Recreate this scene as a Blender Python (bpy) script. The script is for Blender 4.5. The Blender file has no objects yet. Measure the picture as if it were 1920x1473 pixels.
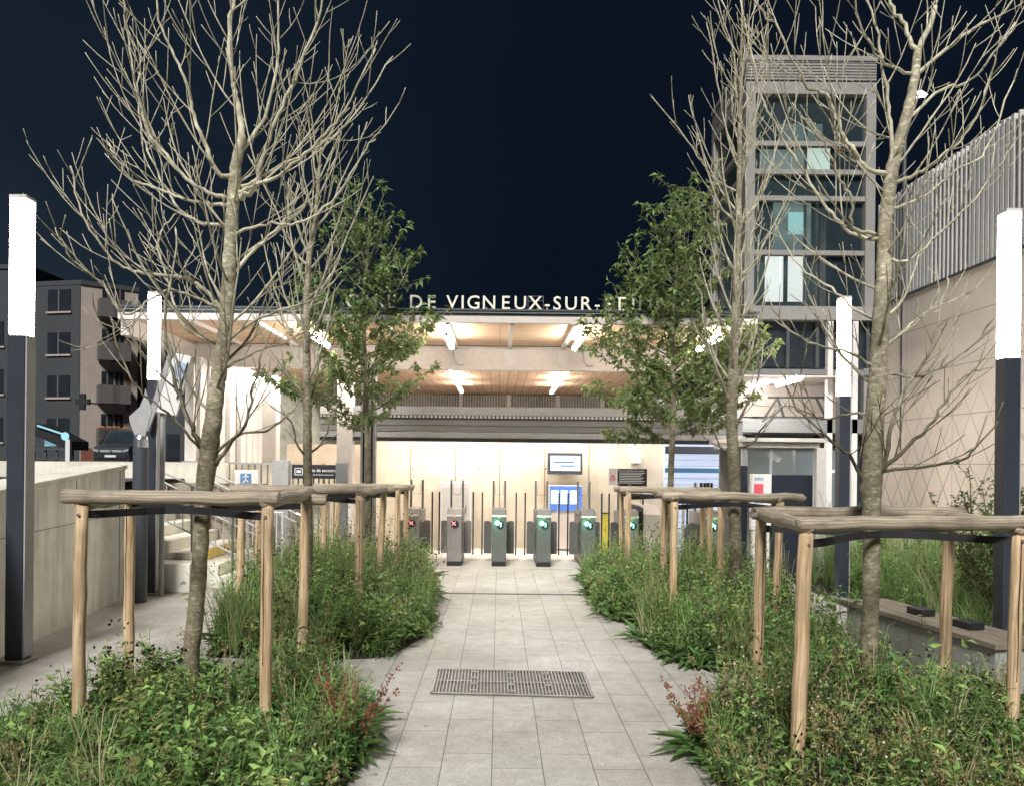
import bpy, math, random
import numpy as np
from mathutils import Vector, Matrix
R = math.radians
sc = bpy.context.scene
C = sc.collection
random.seed(7)
# ---------------------------------------------------------------- camera
H, F, CX, CY, ROLL = 1.65, 1440.0, 935.0, 868.0, R(0.6)
cr, sr = math.cos(ROLL), math.sin(ROLL)
def W(px, py, Y):
    """world point seen at photo pixel px, py at distance Y"""
    u, v = (px - CX) / F, (CY - py) / F
    return Vector(((u * cr - v * sr) * Y, Y, H + (u * sr + v * cr) * Y))
def G(px, py, Z=0.0):
    u, v = (px - CX) / F, (CY - py) / F
    Y = (Z - H) / (u * sr + v * cr)
    return Vector(((u * cr - v * sr) * Y, Y, Z))
cd = bpy.data.cameras.new('camera'); cam = bpy.data.objects.new('camera', cd); C.objects.link(cam)
cd.sensor_width = 36; cd.lens = F / 1920 * 36
cd.shift_x = (960 - CX) / 1920; cd.shift_y = (CY - 736.5) / 1920
cd.clip_start = 0.05; cd.clip_end = 600
cam.matrix_world = Matrix(((cr, -sr, 0, 0), (0, 0, -1, 0), (sr, cr, 0, H), (0, 0, 0, 1)))
sc.camera = cam
sc.view_settings.view_transform = 'Standard'; sc.view_settings.look = 'None'
sc.view_settings.exposure = 0; sc.view_settings.gamma = 1
sc.render.engine = 'CYCLES'
cy_ = sc.cycles
cy_.use_denoising = True
cy_.max_bounces = 6; cy_.diffuse_bounces = 3; cy_.glossy_bounces = 3; cy_.transmission_bounces = 4
cy_.transparent_max_bounces = 12; cy_.caustics_reflective = False; cy_.caustics_refractive = False
cy_.sample_clamp_indirect = 4

# ---------------------------------------------------------------- materials
def nt(name):
    m = bpy.data.materials.new(name); m.use_nodes = True
    n = m.node_tree.nodes; l = m.node_tree.links
    return m, n, l, n['Principled BSDF']
def mixc(n, l, a, b, fac, mode='MIX'):
    x = n.new('ShaderNodeMix'); x.data_type = 'RGBA'; x.blend_type = mode
    for s, v in ((6, a), (7, b)):
        if hasattr(v, 'is_output') or hasattr(v, 'links'): l.new(v, x.inputs[s])
        else: x.inputs[s].default_value = (*v, 1) if len(v) == 3 else v
    if hasattr(fac, 'links'): l.new(fac, x.inputs[0])
    else: x.inputs[0].default_value = fac
    return x.outputs[2]
def math_(n, l, op, a, b=None, c=None, clamp=False):
    x = n.new('ShaderNodeMath'); x.operation = op; x.use_clamp = clamp
    for i, v in enumerate((a, b, c)):
        if v is None: continue
        if hasattr(v, 'links'): l.new(v, x.inputs[i])
        else: x.inputs[i].default_value = v
    return x.outputs[0]
def ramp(n, l, fac, stops):
    x = n.new('ShaderNodeValToRGB'); l.new(fac, x.inputs[0])
    e = x.color_ramp.elements
    e[0].position, e[0].color = stops[0][0], (*stops[0][1], 1)
    e[1].position, e[1].color = stops[-1][0], (*stops[-1][1], 1)
    for p, c in stops[1:-1]:
        k = e.new(p); k.color = (*c, 1)
    return x.outputs[0]
def coords(n, l, scale=(1, 1, 1), loc=(0, 0, 0), rot=(0, 0, 0), kind='Object'):
    t = n.new('ShaderNodeTexCoord'); mp = n.new('ShaderNodeMapping')
    l.new(t.outputs[kind], mp.inputs[0])
    mp.inputs['Scale'].default_value = scale; mp.inputs['Location'].default_value = loc; mp.inputs['Rotation'].default_value = rot
    return mp.outputs[0]
def noise(n, l, vec, scale, detail=4, rough=0.55):
    x = n.new('ShaderNodeTexNoise'); x.inputs['Scale'].default_value = scale
    x.inputs['Detail'].default_value = detail; x.inputs['Roughness'].default_value = rough
    l.new(vec, x.inputs['Vector']); return x.outputs[0]
def bump(n, l, b, h, strength=0.3, dist=0.01):
    x = n.new('ShaderNodeBump'); x.inputs['Strength'].default_value = strength; x.inputs['Distance'].default_value = dist
    l.new(h, x.inputs['Height']); l.new(x.outputs[0], b.inputs['Normal'])
def mat(name, col, rough=0.6, metal=0.0, var=0.15, scale=6.0, bmp=0.0, stretch=(1, 1, 1), spec=0.5):
    m, n, l, b = nt(name)
    v = coords(n, l, stretch)
    f = noise(n, l, v, scale, 6)
    f2 = noise(n, l, v, scale * 7, 3)
    lo = tuple(max(0, c * (1 - var)) for c in col); hi = tuple(min(1, c * (1 + var)) for c in col)
    c1 = ramp(n, l, f, [(0.3, lo), (0.7, hi)])
    c2 = mixc(n, l, c1, ramp(n, l, f2, [(0.35, tuple(c * .8 for c in lo)), (0.65, hi)]), 0.3)
    l.new(c2, b.inputs['Base Color'])
    b.inputs['Roughness'].default_value = rough; b.inputs['Metallic'].default_value = metal
    b.inputs['Specular IOR Level'].default_value = spec
    if bmp: bump(n, l, b, f2, bmp, 0.004)
    return m
def emis(name, col, strength, base=(0.8, 0.8, 0.8)):
    m, n, l, b = nt(name)
    b.inputs['Base Color'].default_value = (*base, 1)
    b.inputs['Emission Color'].default_value = (*col, 1); b.inputs['Emission Strength'].default_value = strength
    return m
def glass_mat(name, tint, alpha, rough=0.05):
    m, n, l, b = nt(name)
    v = coords(n, l); f = noise(n, l, v, 0.8, 3)
    c = ramp(n, l, f, [(0.3, tuple(x * .7 for x in tint)), (0.7, tuple(min(1, x * 1.3) for x in tint))])
    l.new(c, b.inputs['Base Color']); b.inputs['Roughness'].default_value = rough
    t = n.new('ShaderNodeBsdfTransparent'); ms = n.new('ShaderNodeMixShader'); ms.inputs[0].default_value = alpha
    l.new(t.outputs[0], ms.inputs[1]); l.new(b.outputs[0], ms.inputs[2]); l.new(ms.outputs[0], n['Material Output'].inputs[0])
    return m

M = {}
# paving: long narrow slabs running along the path
def paving(name, bw, rh, c1, c2, mortar, off=0.37, loc=(0, 0, 0), ms=0.0032):
    m, n, l, b = nt(name)
    t = n.new('ShaderNodeTexCoord'); s = n.new('ShaderNodeSeparateXYZ'); l.new(t.outputs['Object'], s.inputs[0])
    cb = n.new('ShaderNodeCombineXYZ')
    l.new(math_(n, l, 'ADD', s.outputs['Y'], loc[1]), cb.inputs[0]); l.new(math_(n, l, 'ADD', s.outputs['X'], loc[0]), cb.inputs[1])
    br = n.new('ShaderNodeTexBrick'); l.new(cb.outputs[0], br.inputs['Vector'])
    br.inputs['Scale'].default_value = 1; br.inputs['Brick Width'].default_value = bw; br.inputs['Row Height'].default_value = rh
    br.inputs['Mortar Size'].default_value = ms; br.inputs['Mortar Smooth'].default_value = 0.25
    br.inputs['Color1'].default_value = (*c1, 1); br.inputs['Color2'].default_value = (*c2, 1); br.inputs['Mortar'].default_value = (*mortar, 1)
    br.offset = off; br.offset_frequency = 2
    f = noise(n, l, t.outputs['Object'], 1.3, 6, 0.7); g = noise(n, l, t.outputs['Object'], 90, 3, 0.7)
    h = noise(n, l, t.outputs['Object'], 9, 5, 0.65)
    c = mixc(n, l, br.outputs['Color'], ramp(n, l, f, [(0.3, (0.62, 0.6, 0.56)), (0.7, (1.12, 1.1, 1.08))]), 0.7, 'MULTIPLY')
    c = mixc(n, l, c, ramp(n, l, g, [(0.3, (0.62, 0.62, 0.62)), (0.7, (1.25, 1.25, 1.25))]), 0.7, 'MULTIPLY')
    c = mixc(n, l, c, ramp(n, l, h, [(0.35, (0.72, 0.72, 0.7)), (0.6, (1.08, 1.08, 1.08))]), 0.6, 'MULTIPLY')
    vo = n.new('ShaderNodeTexVoronoi'); vo.inputs['Scale'].default_value = 3.1; l.new(t.outputs['Object'], vo.inputs['Vector'])
    c = mixc(n, l, c, (.12, .11, .10), ramp(n, l, vo.outputs['Distance'], [(0.035, (.55,) * 3), (0.06, (0, 0, 0))]))
    st = noise(n, l, t.outputs['Object'], 0.45, 3, 0.6)
    c = mixc(n, l, c, ramp(n, l, st, [(0.4, (0.78, 0.76, 0.72)), (0.6, (1.08, 1.08, 1.08))]), 0.8, 'MULTIPLY')
    l.new(c, b.inputs['Base Color'])
    l.new(ramp(n, l, h, [(0.2, (0.45,) * 3), (0.8, (0.75,) * 3)]), b.inputs['Roughness'])
    hh = math_(n, l, 'MULTIPLY_ADD', g, 0.25, math_(n, l, 'SUBTRACT', 1.0, br.outputs['Fac']))
    bump(n, l, b, hh, 0.5, 0.004)
    return m
M['path'] = paving('path_slabs', 0.57, 0.2755, (0.57, 0.56, 0.53), (0.50, 0.49, 0.465), (0.20, 0.195, 0.185), loc=(0.02 + 0.2755 * 20, 0.2, 0))
M['side'] = paving('side_slabs', 0.9, 0.6, (0.50, 0.48, 0.445), (0.45, 0.43, 0.40), (0.22, 0.21, 0.19), loc=(30, 0.1, 0), ms=0.003)
M['asphalt'] = mat('asphalt', (0.035, 0.038, 0.042), 0.85, var=0.3, scale=3, bmp=0.3)
M['soil'] = mat('soil', (0.035, 0.028, 0.02), 0.95, var=0.5, scale=14, bmp=0.6)
M['lawn'] = mat('lawn', (0.03, 0.05, 0.02), 0.95, var=0.5, scale=10, bmp=0.6)
def concrete(name, col, streak=0.4, sc_=(6, 6, 0.7)):
    m, n, l, b = nt(name)
    v = coords(n, l); vs = coords(n, l, sc_)
    f = noise(n, l, v, 1.6, 7, 0.65); s = noise(n, l, vs, 1.2, 5, 0.6); g = noise(n, l, v, 60, 3)
    c = ramp(n, l, f, [(0.3, tuple(x * .78 for x in col)), (0.7, tuple(x * 1.12 for x in col))])
    c = mixc(n, l, c, ramp(n, l, s, [(0.38, (0.5, 0.48, 0.44)), (0.58, (1.08, 1.08, 1.08))]), streak, 'MULTIPLY')
    c = mixc(n, l, c, ramp(n, l, g, [(0.3, (0.8, 0.8, 0.8)), (0.7, (1.15, 1.15, 1.15))]), 0.5, 'MULTIPLY')
    l.new(c, b.inputs['Base Color']); b.inputs['Roughness'].default_value = 0.8
    bump(n, l, b, g, 0.25, 0.004)
    return m
M['concrete'] = concrete('concrete', (0.84, 0.81, 0.72), 0.32)
M['coping'] = concrete('coping_concrete', (0.70, 0.67, 0.58), 0.25)
M['backwall'] = concrete('cream_concrete', (0.64, 0.56, 0.44), 0.16, (3, 3, 0.5))
M['stone'] = mat('rough_stone', (0.26, 0.22, 0.17), 0.9, var=0.5, scale=7, bmp=0.8)
M['yellow'] = mat('yellow_paint', (0.72, 0.52, 0.12), 0.6, var=0.12)
# logs
def logmat(name, c1, c2, dark):
    m, n, l, b = nt(name)
    t = n.new('ShaderNodeTexCoord'); at = n.new('ShaderNodeAttribute'); at.attribute_name = 'along'
    v = at.outputs['Vector']
    f = noise(n, l, v, 5, 6, 0.6)
    w = n.new('ShaderNodeTexWave'); w.wave_type = 'BANDS'; w.bands_direction = 'X'
    w.inputs['Scale'].default_value = 1.5; w.inputs['Distortion'].default_value = 12; w.inputs['Detail'].default_value = 3; w.inputs['Detail Scale'].default_value = 0.8
    l.new(v, w.inputs['Vector'])
    blot = noise(n, l, t.outputs['Object'], 3.5, 5, 0.6)
    c = ramp(n, l, w.outputs[0], [(0.1, c2), (0.7, c1)])
    c = mixc(n, l, c, ramp(n, l, f, [(0.35, (0.5, 0.46, 0.4)), (0.6, (1.1, 1.1, 1.1))]), 0.65, 'MULTIPLY')
    kn = n.new('ShaderNodeTexVoronoi'); kn.inputs['Scale'].default_value = 3.2; l.new(v, kn.inputs['Vector'])
    c = mixc(n, l, c, tuple(x * .6 for x in dark), ramp(n, l, kn.outputs['Distance'], [(0.06, (.9,) * 3), (0.15, (0, 0, 0))]))
    c = mixc(n, l, c, dark, ramp(n, l, blot, [(0.5, (0, 0, 0)), (0.68, (0.8, 0.8, 0.8))]))
    l.new(c, b.inputs['Base Color']); b.inputs['Roughness'].default_value = 0.75
    bump(n, l, b, f, 0.5, 0.004)
    return m
M['post'] = logmat('pine_post', (0.62, 0.46, 0.29), (0.46, 0.31, 0.175), (0.36, 0.26, 0.16))
M['rail'] = logmat('weathered_rail', (0.44, 0.375, 0.29), (0.29, 0.235, 0.17), (0.13, 0.105, 0.08))
def bark(name, c1, c2, c3, sz=1.0, tw=False):
    m, n, l, b = nt(name)
    v = coords(n, l); vs = coords(n, l, (13, 13, 17))
    f = noise(n, l, v, 22 * sz, 8, 0.75); s = noise(n, l, vs, 1.5 * sz, 5, 0.75); s2 = noise(n, l, coords(n, l, (22, 22, 60), (3, 5, 1)), 1.0, 3, 0.6)
    big = noise(n, l, v, 4.2, 5, 0.7)
    c = ramp(n, l, f, [(0.36, c2), (0.5, c1), (0.66, c3)])
    if not tw:
        c = mixc(n, l, c, tuple(x * .35 for x in c2), ramp(n, l, s, [(0.54, (0, 0, 0)), (0.66, (.5,) * 3)]))
        c = mixc(n, l, c, tuple(min(1, x * 1.5) for x in c3), ramp(n, l, s2, [(0.55, (0, 0, 0)), (0.66, (.8,) * 3)]))
    c = mixc(n, l, c, ramp(n, l, big, [(0.36, (0.5, 0.5, 0.42)), (0.6, (1.12, 1.12, 1.08))]), 0.8, 'MULTIPLY')
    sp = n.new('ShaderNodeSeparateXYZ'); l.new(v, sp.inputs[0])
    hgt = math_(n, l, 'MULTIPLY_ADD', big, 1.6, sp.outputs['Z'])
    c = mixc(n, l, c, ramp(n, l, math_(n, l, 'MULTIPLY', hgt, 0.2), [(0.5, (0.22, 0.2, 0.17) if tw else (0.52, 0.5, 0.45)), (0.78, (1, 1, 1))]), 1.0, 'MULTIPLY')  # darkens low trunk and limbs in colour, standing in for weaker light there
    l.new(c, b.inputs['Base Color']); b.inputs['Roughness'].default_value = 0.8
    bump(n, l, b, mixc(n, l, f, s, 0.5), 0.8, 0.008)
    return m
M['benchwood'] = mat('weathered_bench_wood', (0.20, 0.165, 0.125), 0.75, var=0.35, scale=3, bmp=.3, stretch=(1, .3, 1))
M['benchbase'] = concrete('grey_bench_concrete', (0.30, 0.30, 0.28), 0.3)
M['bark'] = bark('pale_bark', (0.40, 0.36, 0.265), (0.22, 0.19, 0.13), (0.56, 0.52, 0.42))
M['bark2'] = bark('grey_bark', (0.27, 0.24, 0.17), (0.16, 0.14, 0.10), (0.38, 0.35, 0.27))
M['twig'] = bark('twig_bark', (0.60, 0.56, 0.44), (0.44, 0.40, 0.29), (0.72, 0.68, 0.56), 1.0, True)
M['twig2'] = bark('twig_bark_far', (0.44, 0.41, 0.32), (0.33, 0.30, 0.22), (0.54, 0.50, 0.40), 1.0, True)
def leafmat(name, trans=0.3, rough=0.55):
    m, n, l, b = nt(name)
    a = n.new('ShaderNodeAttribute'); a.attribute_name = 'Col'
    l.new(a.outputs['Color'], b.inputs['Base Color']); b.inputs['Roughness'].default_value = rough
    b.inputs['Specular IOR Level'].default_value = 0.3
    tr = n.new('ShaderNodeBsdfTranslucent'); l.new(mixc(n, l, a.outputs['Color'], (1.0, 1.1, 0.6), 0.15), tr.inputs[0])
    ms = n.new('ShaderNodeMixShader'); ms.inputs[0].default_value = trans
    l.new(b.outputs[0], ms.inputs[1]); l.new(tr.outputs[0], ms.inputs[2]); l.new(ms.outputs[0], n['Material Output'].inputs[0])
    return m
M['leaf'] = leafmat('leaves')
M['navy'] = mat('dark_blue_grey_paint', (0.028, 0.034, 0.048), 0.42, var=0.12, scale=3)
M['navy2'] = mat('slate_paint', (0.055, 0.062, 0.075), 0.45, var=0.12, scale=3)
M['black'] = mat('black_paint', (0.012, 0.013, 0.016), 0.5, var=0.2)
M['rubber'] = mat('black_rubber', (0.012, 0.012, 0.014), 0.7, var=0.3, scale=20, bmp=0.2)
M['white'] = mat('white_painted_steel', (0.62, 0.58, 0.55), 0.5, var=0.06, scale=2)
M['soffit'] = mat('pinkish_white_soffit', (0.62, 0.55, 0.51), 0.6, var=0.06, scale=2)
M['grey'] = mat('light_grey_metal', (0.34, 0.34, 0.345), 0.45, var=0.08, scale=2)
M['midgrey'] = mat('mid_grey_metal', (0.17, 0.175, 0.175), 0.45, var=0.1, scale=2, stretch=(1, 1, 6))
M['darkgrey'] = mat('dark_grey_metal', (0.06, 0.065, 0.07), 0.45, var=0.12, scale=2)
M['gratemetal'] = mat('grate_metal', (0.17, 0.17, 0.17), 0.35, 0.5, var=0.35, scale=4)
M['steel'] = mat('stainless_steel', (0.45, 0.45, 0.45), 0.3, 0.9, var=0.1, scale=3)
M['roofedge'] = mat('roof_fascia', (0.05, 0.062, 0.068), 0.5, var=0.15, scale=2)
M['letter'] = mat('cream_letters', (0.80, 0.76, 0.66), 0.5, var=0.04)
M['cabdark'] = mat('gate_cabinet_dark', (0.10, 0.11, 0.105), 0.42, var=0.15, scale=5)
M['cab_lit'] = mat('gate_cabinet_lit_grey', (0.22, 0.21, 0.20), 0.42, var=0.12, scale=5)  # paler copy of the cabinet tone, with brighter light put into its colour
M['paddle'] = mat('gate_paddle', (0.09, 0.095, 0.09), 0.5, var=0.1)
M['slat'] = mat('aluminium_slat', (0.62, 0.60, 0.58), 0.5, var=0.1, scale=2)
M['beige_fin'] = mat('grey_beige_cladding', (0.26, 0.25, 0.235), 0.6, var=0.08, scale=2)
def planks(name, axis):
    m, n, l, b = nt(name)
    t = n.new('ShaderNodeTexCoord'); s = n.new('ShaderNodeSeparateXYZ'); l.new(t.outputs['Object'], s.inputs[0])
    cb = n.new('ShaderNodeCombineXYZ')
    a, c_ = ('X', 'Y') if axis == 'X' else ('Y', 'X')
    l.new(s.outputs[a], cb.inputs[0]); l.new(s.outputs[c_], cb.inputs[1])
    br = n.new('ShaderNodeTexBrick'); l.new(cb.outputs[0], br.inputs['Vector'])
    br.inputs['Scale'].default_value = 1; br.inputs['Brick Width'].default_value = 2.6; br.inputs['Row Height'].default_value = 0.14 if axis == 'X' else 0.2
    br.inputs['Mortar Size'].default_value = 0.006; br.inputs['Color1'].default_value = (0.86, 0.62, 0.44, 1); br.inputs['Color2'].default_value = (0.76, 0.51, 0.34, 1)
    br.inputs['Mortar'].default_value = (0.30, 0.16, 0.09, 1)
    mp = n.new('ShaderNodeMapping'); l.new(cb.outputs[0], mp.inputs[0]); mp.inputs['Scale'].default_value = (0.8, 14, 1)
    g = noise(n, l, mp.outputs[0], 2.2, 5, 0.6)
    c = mixc(n, l, br.outputs['Color'], ramp(n, l, g, [(0.3, (0.66, 0.58, 0.5)), (0.65, (1.12, 1.1, 1.08))]), 0.6, 'MULTIPLY')
    l.new(c, b.inputs['Base Color']); b.inputs['Roughness'].default_value = 0.55
    return m
M['woodX'] = planks('ceiling_boards_across', 'X'); M['woodY'] = planks('ceiling_boards_lengthwise', 'Y')
M['lamp'] = emis('lamp_diffuser_lit', (1.0, 0.985, 0.95), 34.0)
M['tube'] = emis('tube_light_lit', (1.0, 0.94, 0.84), 75.0)
M['tube2'] = emis('bright_tube_lit', (1.0, 0.95, 0.88), 60.0)
M['tube3'] = emis('soft_tube_lit', (1.0, 0.95, 0.88), 24.0)
M['screen'] = emis('display_white', (0.75, 0.9, 1.0), 1.6, (0.1, 0.1, 0.1))
M['screenblue'] = emis('display_blue', (0.10, 0.22, 0.62), 0.9, (0.05, 0.1, 0.3))
M['textblue'] = emis('display_text_blue', (0.02, 0.09, 0.36), 1.0, (0.02, 0.05, 0.2))
M['green_lit'] = emis('green_indicator', (0.25, 1.0, 0.62), 7.0, (0.1, 0.5, 0.3))
M['cyan_lit'] = emis('cyan_indicator', (0.45, 0.9, 1.0), 2.2, (0.2, 0.5, 0.6))
M['red_lit'] = emis('red_indicator', (1.0, 0.25, 0.3), 4.0, (0.5, 0.1, 0.1))
M['warm_lit'] = emis('warm_lit_window', (1.0, 0.75, 0.45), 0.25, (0.4, 0.3, 0.2))
M['far_cyan'] = emis('cyan_shop_light', (0.35, 0.75, 0.9), .55, (0.2, 0.4, 0.5))
M['glass'] = glass_mat('clear_glass', (0.6, 0.68, 0.7), 0.12)
M['wing'] = glass_mat('gate_wing_glass', (0.8, 0.8, 0.78), 0.16)
M['towerglass'] = glass_mat('dark_tower_glass', (0.04, 0.06, 0.07), 0.34, 0.08)
M['darkglass'] = mat('dark_window_glass', (0.02, 0.028, 0.036), 0.12, var=0.4, scale=1)
M['blackpanel'] = mat('black_blue_panel', (0.012, 0.016, 0.028), 0.45, var=0.15)
M['signwhite'] = mat('white_sign', (0.68, 0.67, 0.66), 0.5, var=0.03)
M['signblue'] = mat('blue_sign', (0.08, 0.22, 0.42), 0.5, var=0.05)
M['signblack'] = mat('black_sign', (0.014, 0.015, 0.024), 0.5, var=0.05)
M['signred'] = mat('red_sign', (0.70, 0.09, 0.13), 0.5, var=0.05)
M['yellowcab'] = mat('yellow_plastic', (0.75, 0.66, 0.08), 0.5, var=0.08)
M['apt'] = mat('beige_render', (0.36, 0.30, 0.26), 0.8, var=0.1, scale=1)
M['aptdark'] = mat('grey_render_and_shade', (0.038, 0.043, 0.048), 0.8, var=0.12, scale=1)
M['aptwin'] = mat('dark_window', (0.016, 0.02, 0.027), 0.3, var=0.3, scale=2)
M['aptrail'] = mat('balcony_panel', (0.10, 0.088, 0.086), 0.7, var=0.1)
M['vanpaint'] = mat('van_paint_dark', (0.03, 0.036, 0.04), 0.3, var=0.1)
M['hl'] = mat('headlight', (0.28, 0.29, 0.3), 0.2, var=0.1)
M['brick_red'] = mat('shopfront_red', (0.20, 0.07, 0.05), 0.7, var=0.2)
M['paleblue'] = mat('pale_blue_patch', (0.32, 0.42, 0.58), 0.4, var=0.15)  # pale blue colour of the patch on the leaning sign
M['teal_dim'] = mat('dim_teal_shaft', (0.13, 0.19, 0.19), 0.7, var=0.4, scale=1.2)
M['palecard'] = mat('pale_yellow_sticker', (0.62, 0.58, 0.28), 0.5, var=0.05)
M['orange'] = mat('orange_panel', (0.5, 0.2, 0.08), 0.7, var=0.15)
# right wall: beige panels scored with a lattice of tall triangles
def lattice():
    m, n, l, b = nt('scored_beige_panels')
    t = n.new('ShaderNodeTexCoord'); s = n.new('ShaderNodeSeparateXYZ'); l.new(t.outputs['Object'], s.inputs[0])
    y, z = s.outputs['Y'], s.outputs['Z']
    def line(expr, w):
        fr = math_(n, l, 'FRACT', expr); d = math_(n, l, 'ABSOLUTE', math_(n, l, 'SUBTRACT', fr, 0.5))
        return math_(n, l, 'GREATER_THAN', d, 0.5 - w)
    u = math_(n, l, 'MULTIPLY', y, 1 / 0.52); w_ = math_(n, l, 'MULTIPLY', z, 1 / 0.86)
    L1 = line(math_(n, l, 'ADD', u, w_), 0.024); L2 = line(math_(n, l, 'SUBTRACT', u, w_), 0.024)
    L3 = line(math_(n, l, 'MULTIPLY', z, 1 / 0.86), 0.010)
    L4 = line(math_(n, l, 'MULTIPLY', y, 1 / 1.56), 0.004)
    d = math_(n, l, 'MAXIMUM', L1, L2)
    fade = noise(n, l, t.outputs['Object'], 1.1, 2)
    top = math_(n, l, 'MULTIPLY_ADD', z, -0.32, 1.25, clamp=True)
    top = math_(n, l, 'MULTIPLY', top, math_(n, l, 'GREATER_THAN', math_(n, l, 'MULTIPLY_ADD', z, -0.08, fade), 0.12))
    d = math_(n, l, 'MULTIPLY', d, top)
    d = math_(n, l, 'MAXIMUM', d, math_(n, l, 'MULTIPLY', math_(n, l, 'MAXIMUM', L3, L4), 0.7))
    f = noise(n, l, t.outputs['Object'], 0.9, 6)
    base = ramp(n, l, f, [(0.3, (0.72, 0.61, 0.52)), (0.7, (0.84, 0.73, 0.63))])
    g = noise(n, l, t.outputs['Object'], 30, 4)
    base = mixc(n, l, base, ramp(n, l, g, [(0.3, (0.86,) * 3), (0.7, (1.1,) * 3)]), 0.6, 'MULTIPLY')
    c = mixc(n, l, base, (0.15, 0.12, 0.10), math_(n, l, 'MULTIPLY', d, 0.8))
    l.new(c, b.inputs['Base Color']); b.inputs['Roughness'].default_value = 0.8
    bump(n, l, b, math_(n, l, 'SUBTRACT', 1, d), 0.4, 0.01)
    return m
M['lattice'] = lattice()
def perforated():
    m, n, l, b = nt('perforated_strip'); t = n.new('ShaderNodeTexCoord'); s = n.new('ShaderNodeSeparateXYZ'); l.new(t.outputs['Object'], s.inputs[0])
    f = math_(n, l, 'FRACT', math_(n, l, 'MULTIPLY', s.outputs['X'], 14)); g = math_(n, l, 'LESS_THAN', f, 0.45)
    l.new(mixc(n, l, (.7, .68, .65), (.1, .1, .1), g), b.inputs['Base Color']); return m
M['perf'] = perforated()

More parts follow.
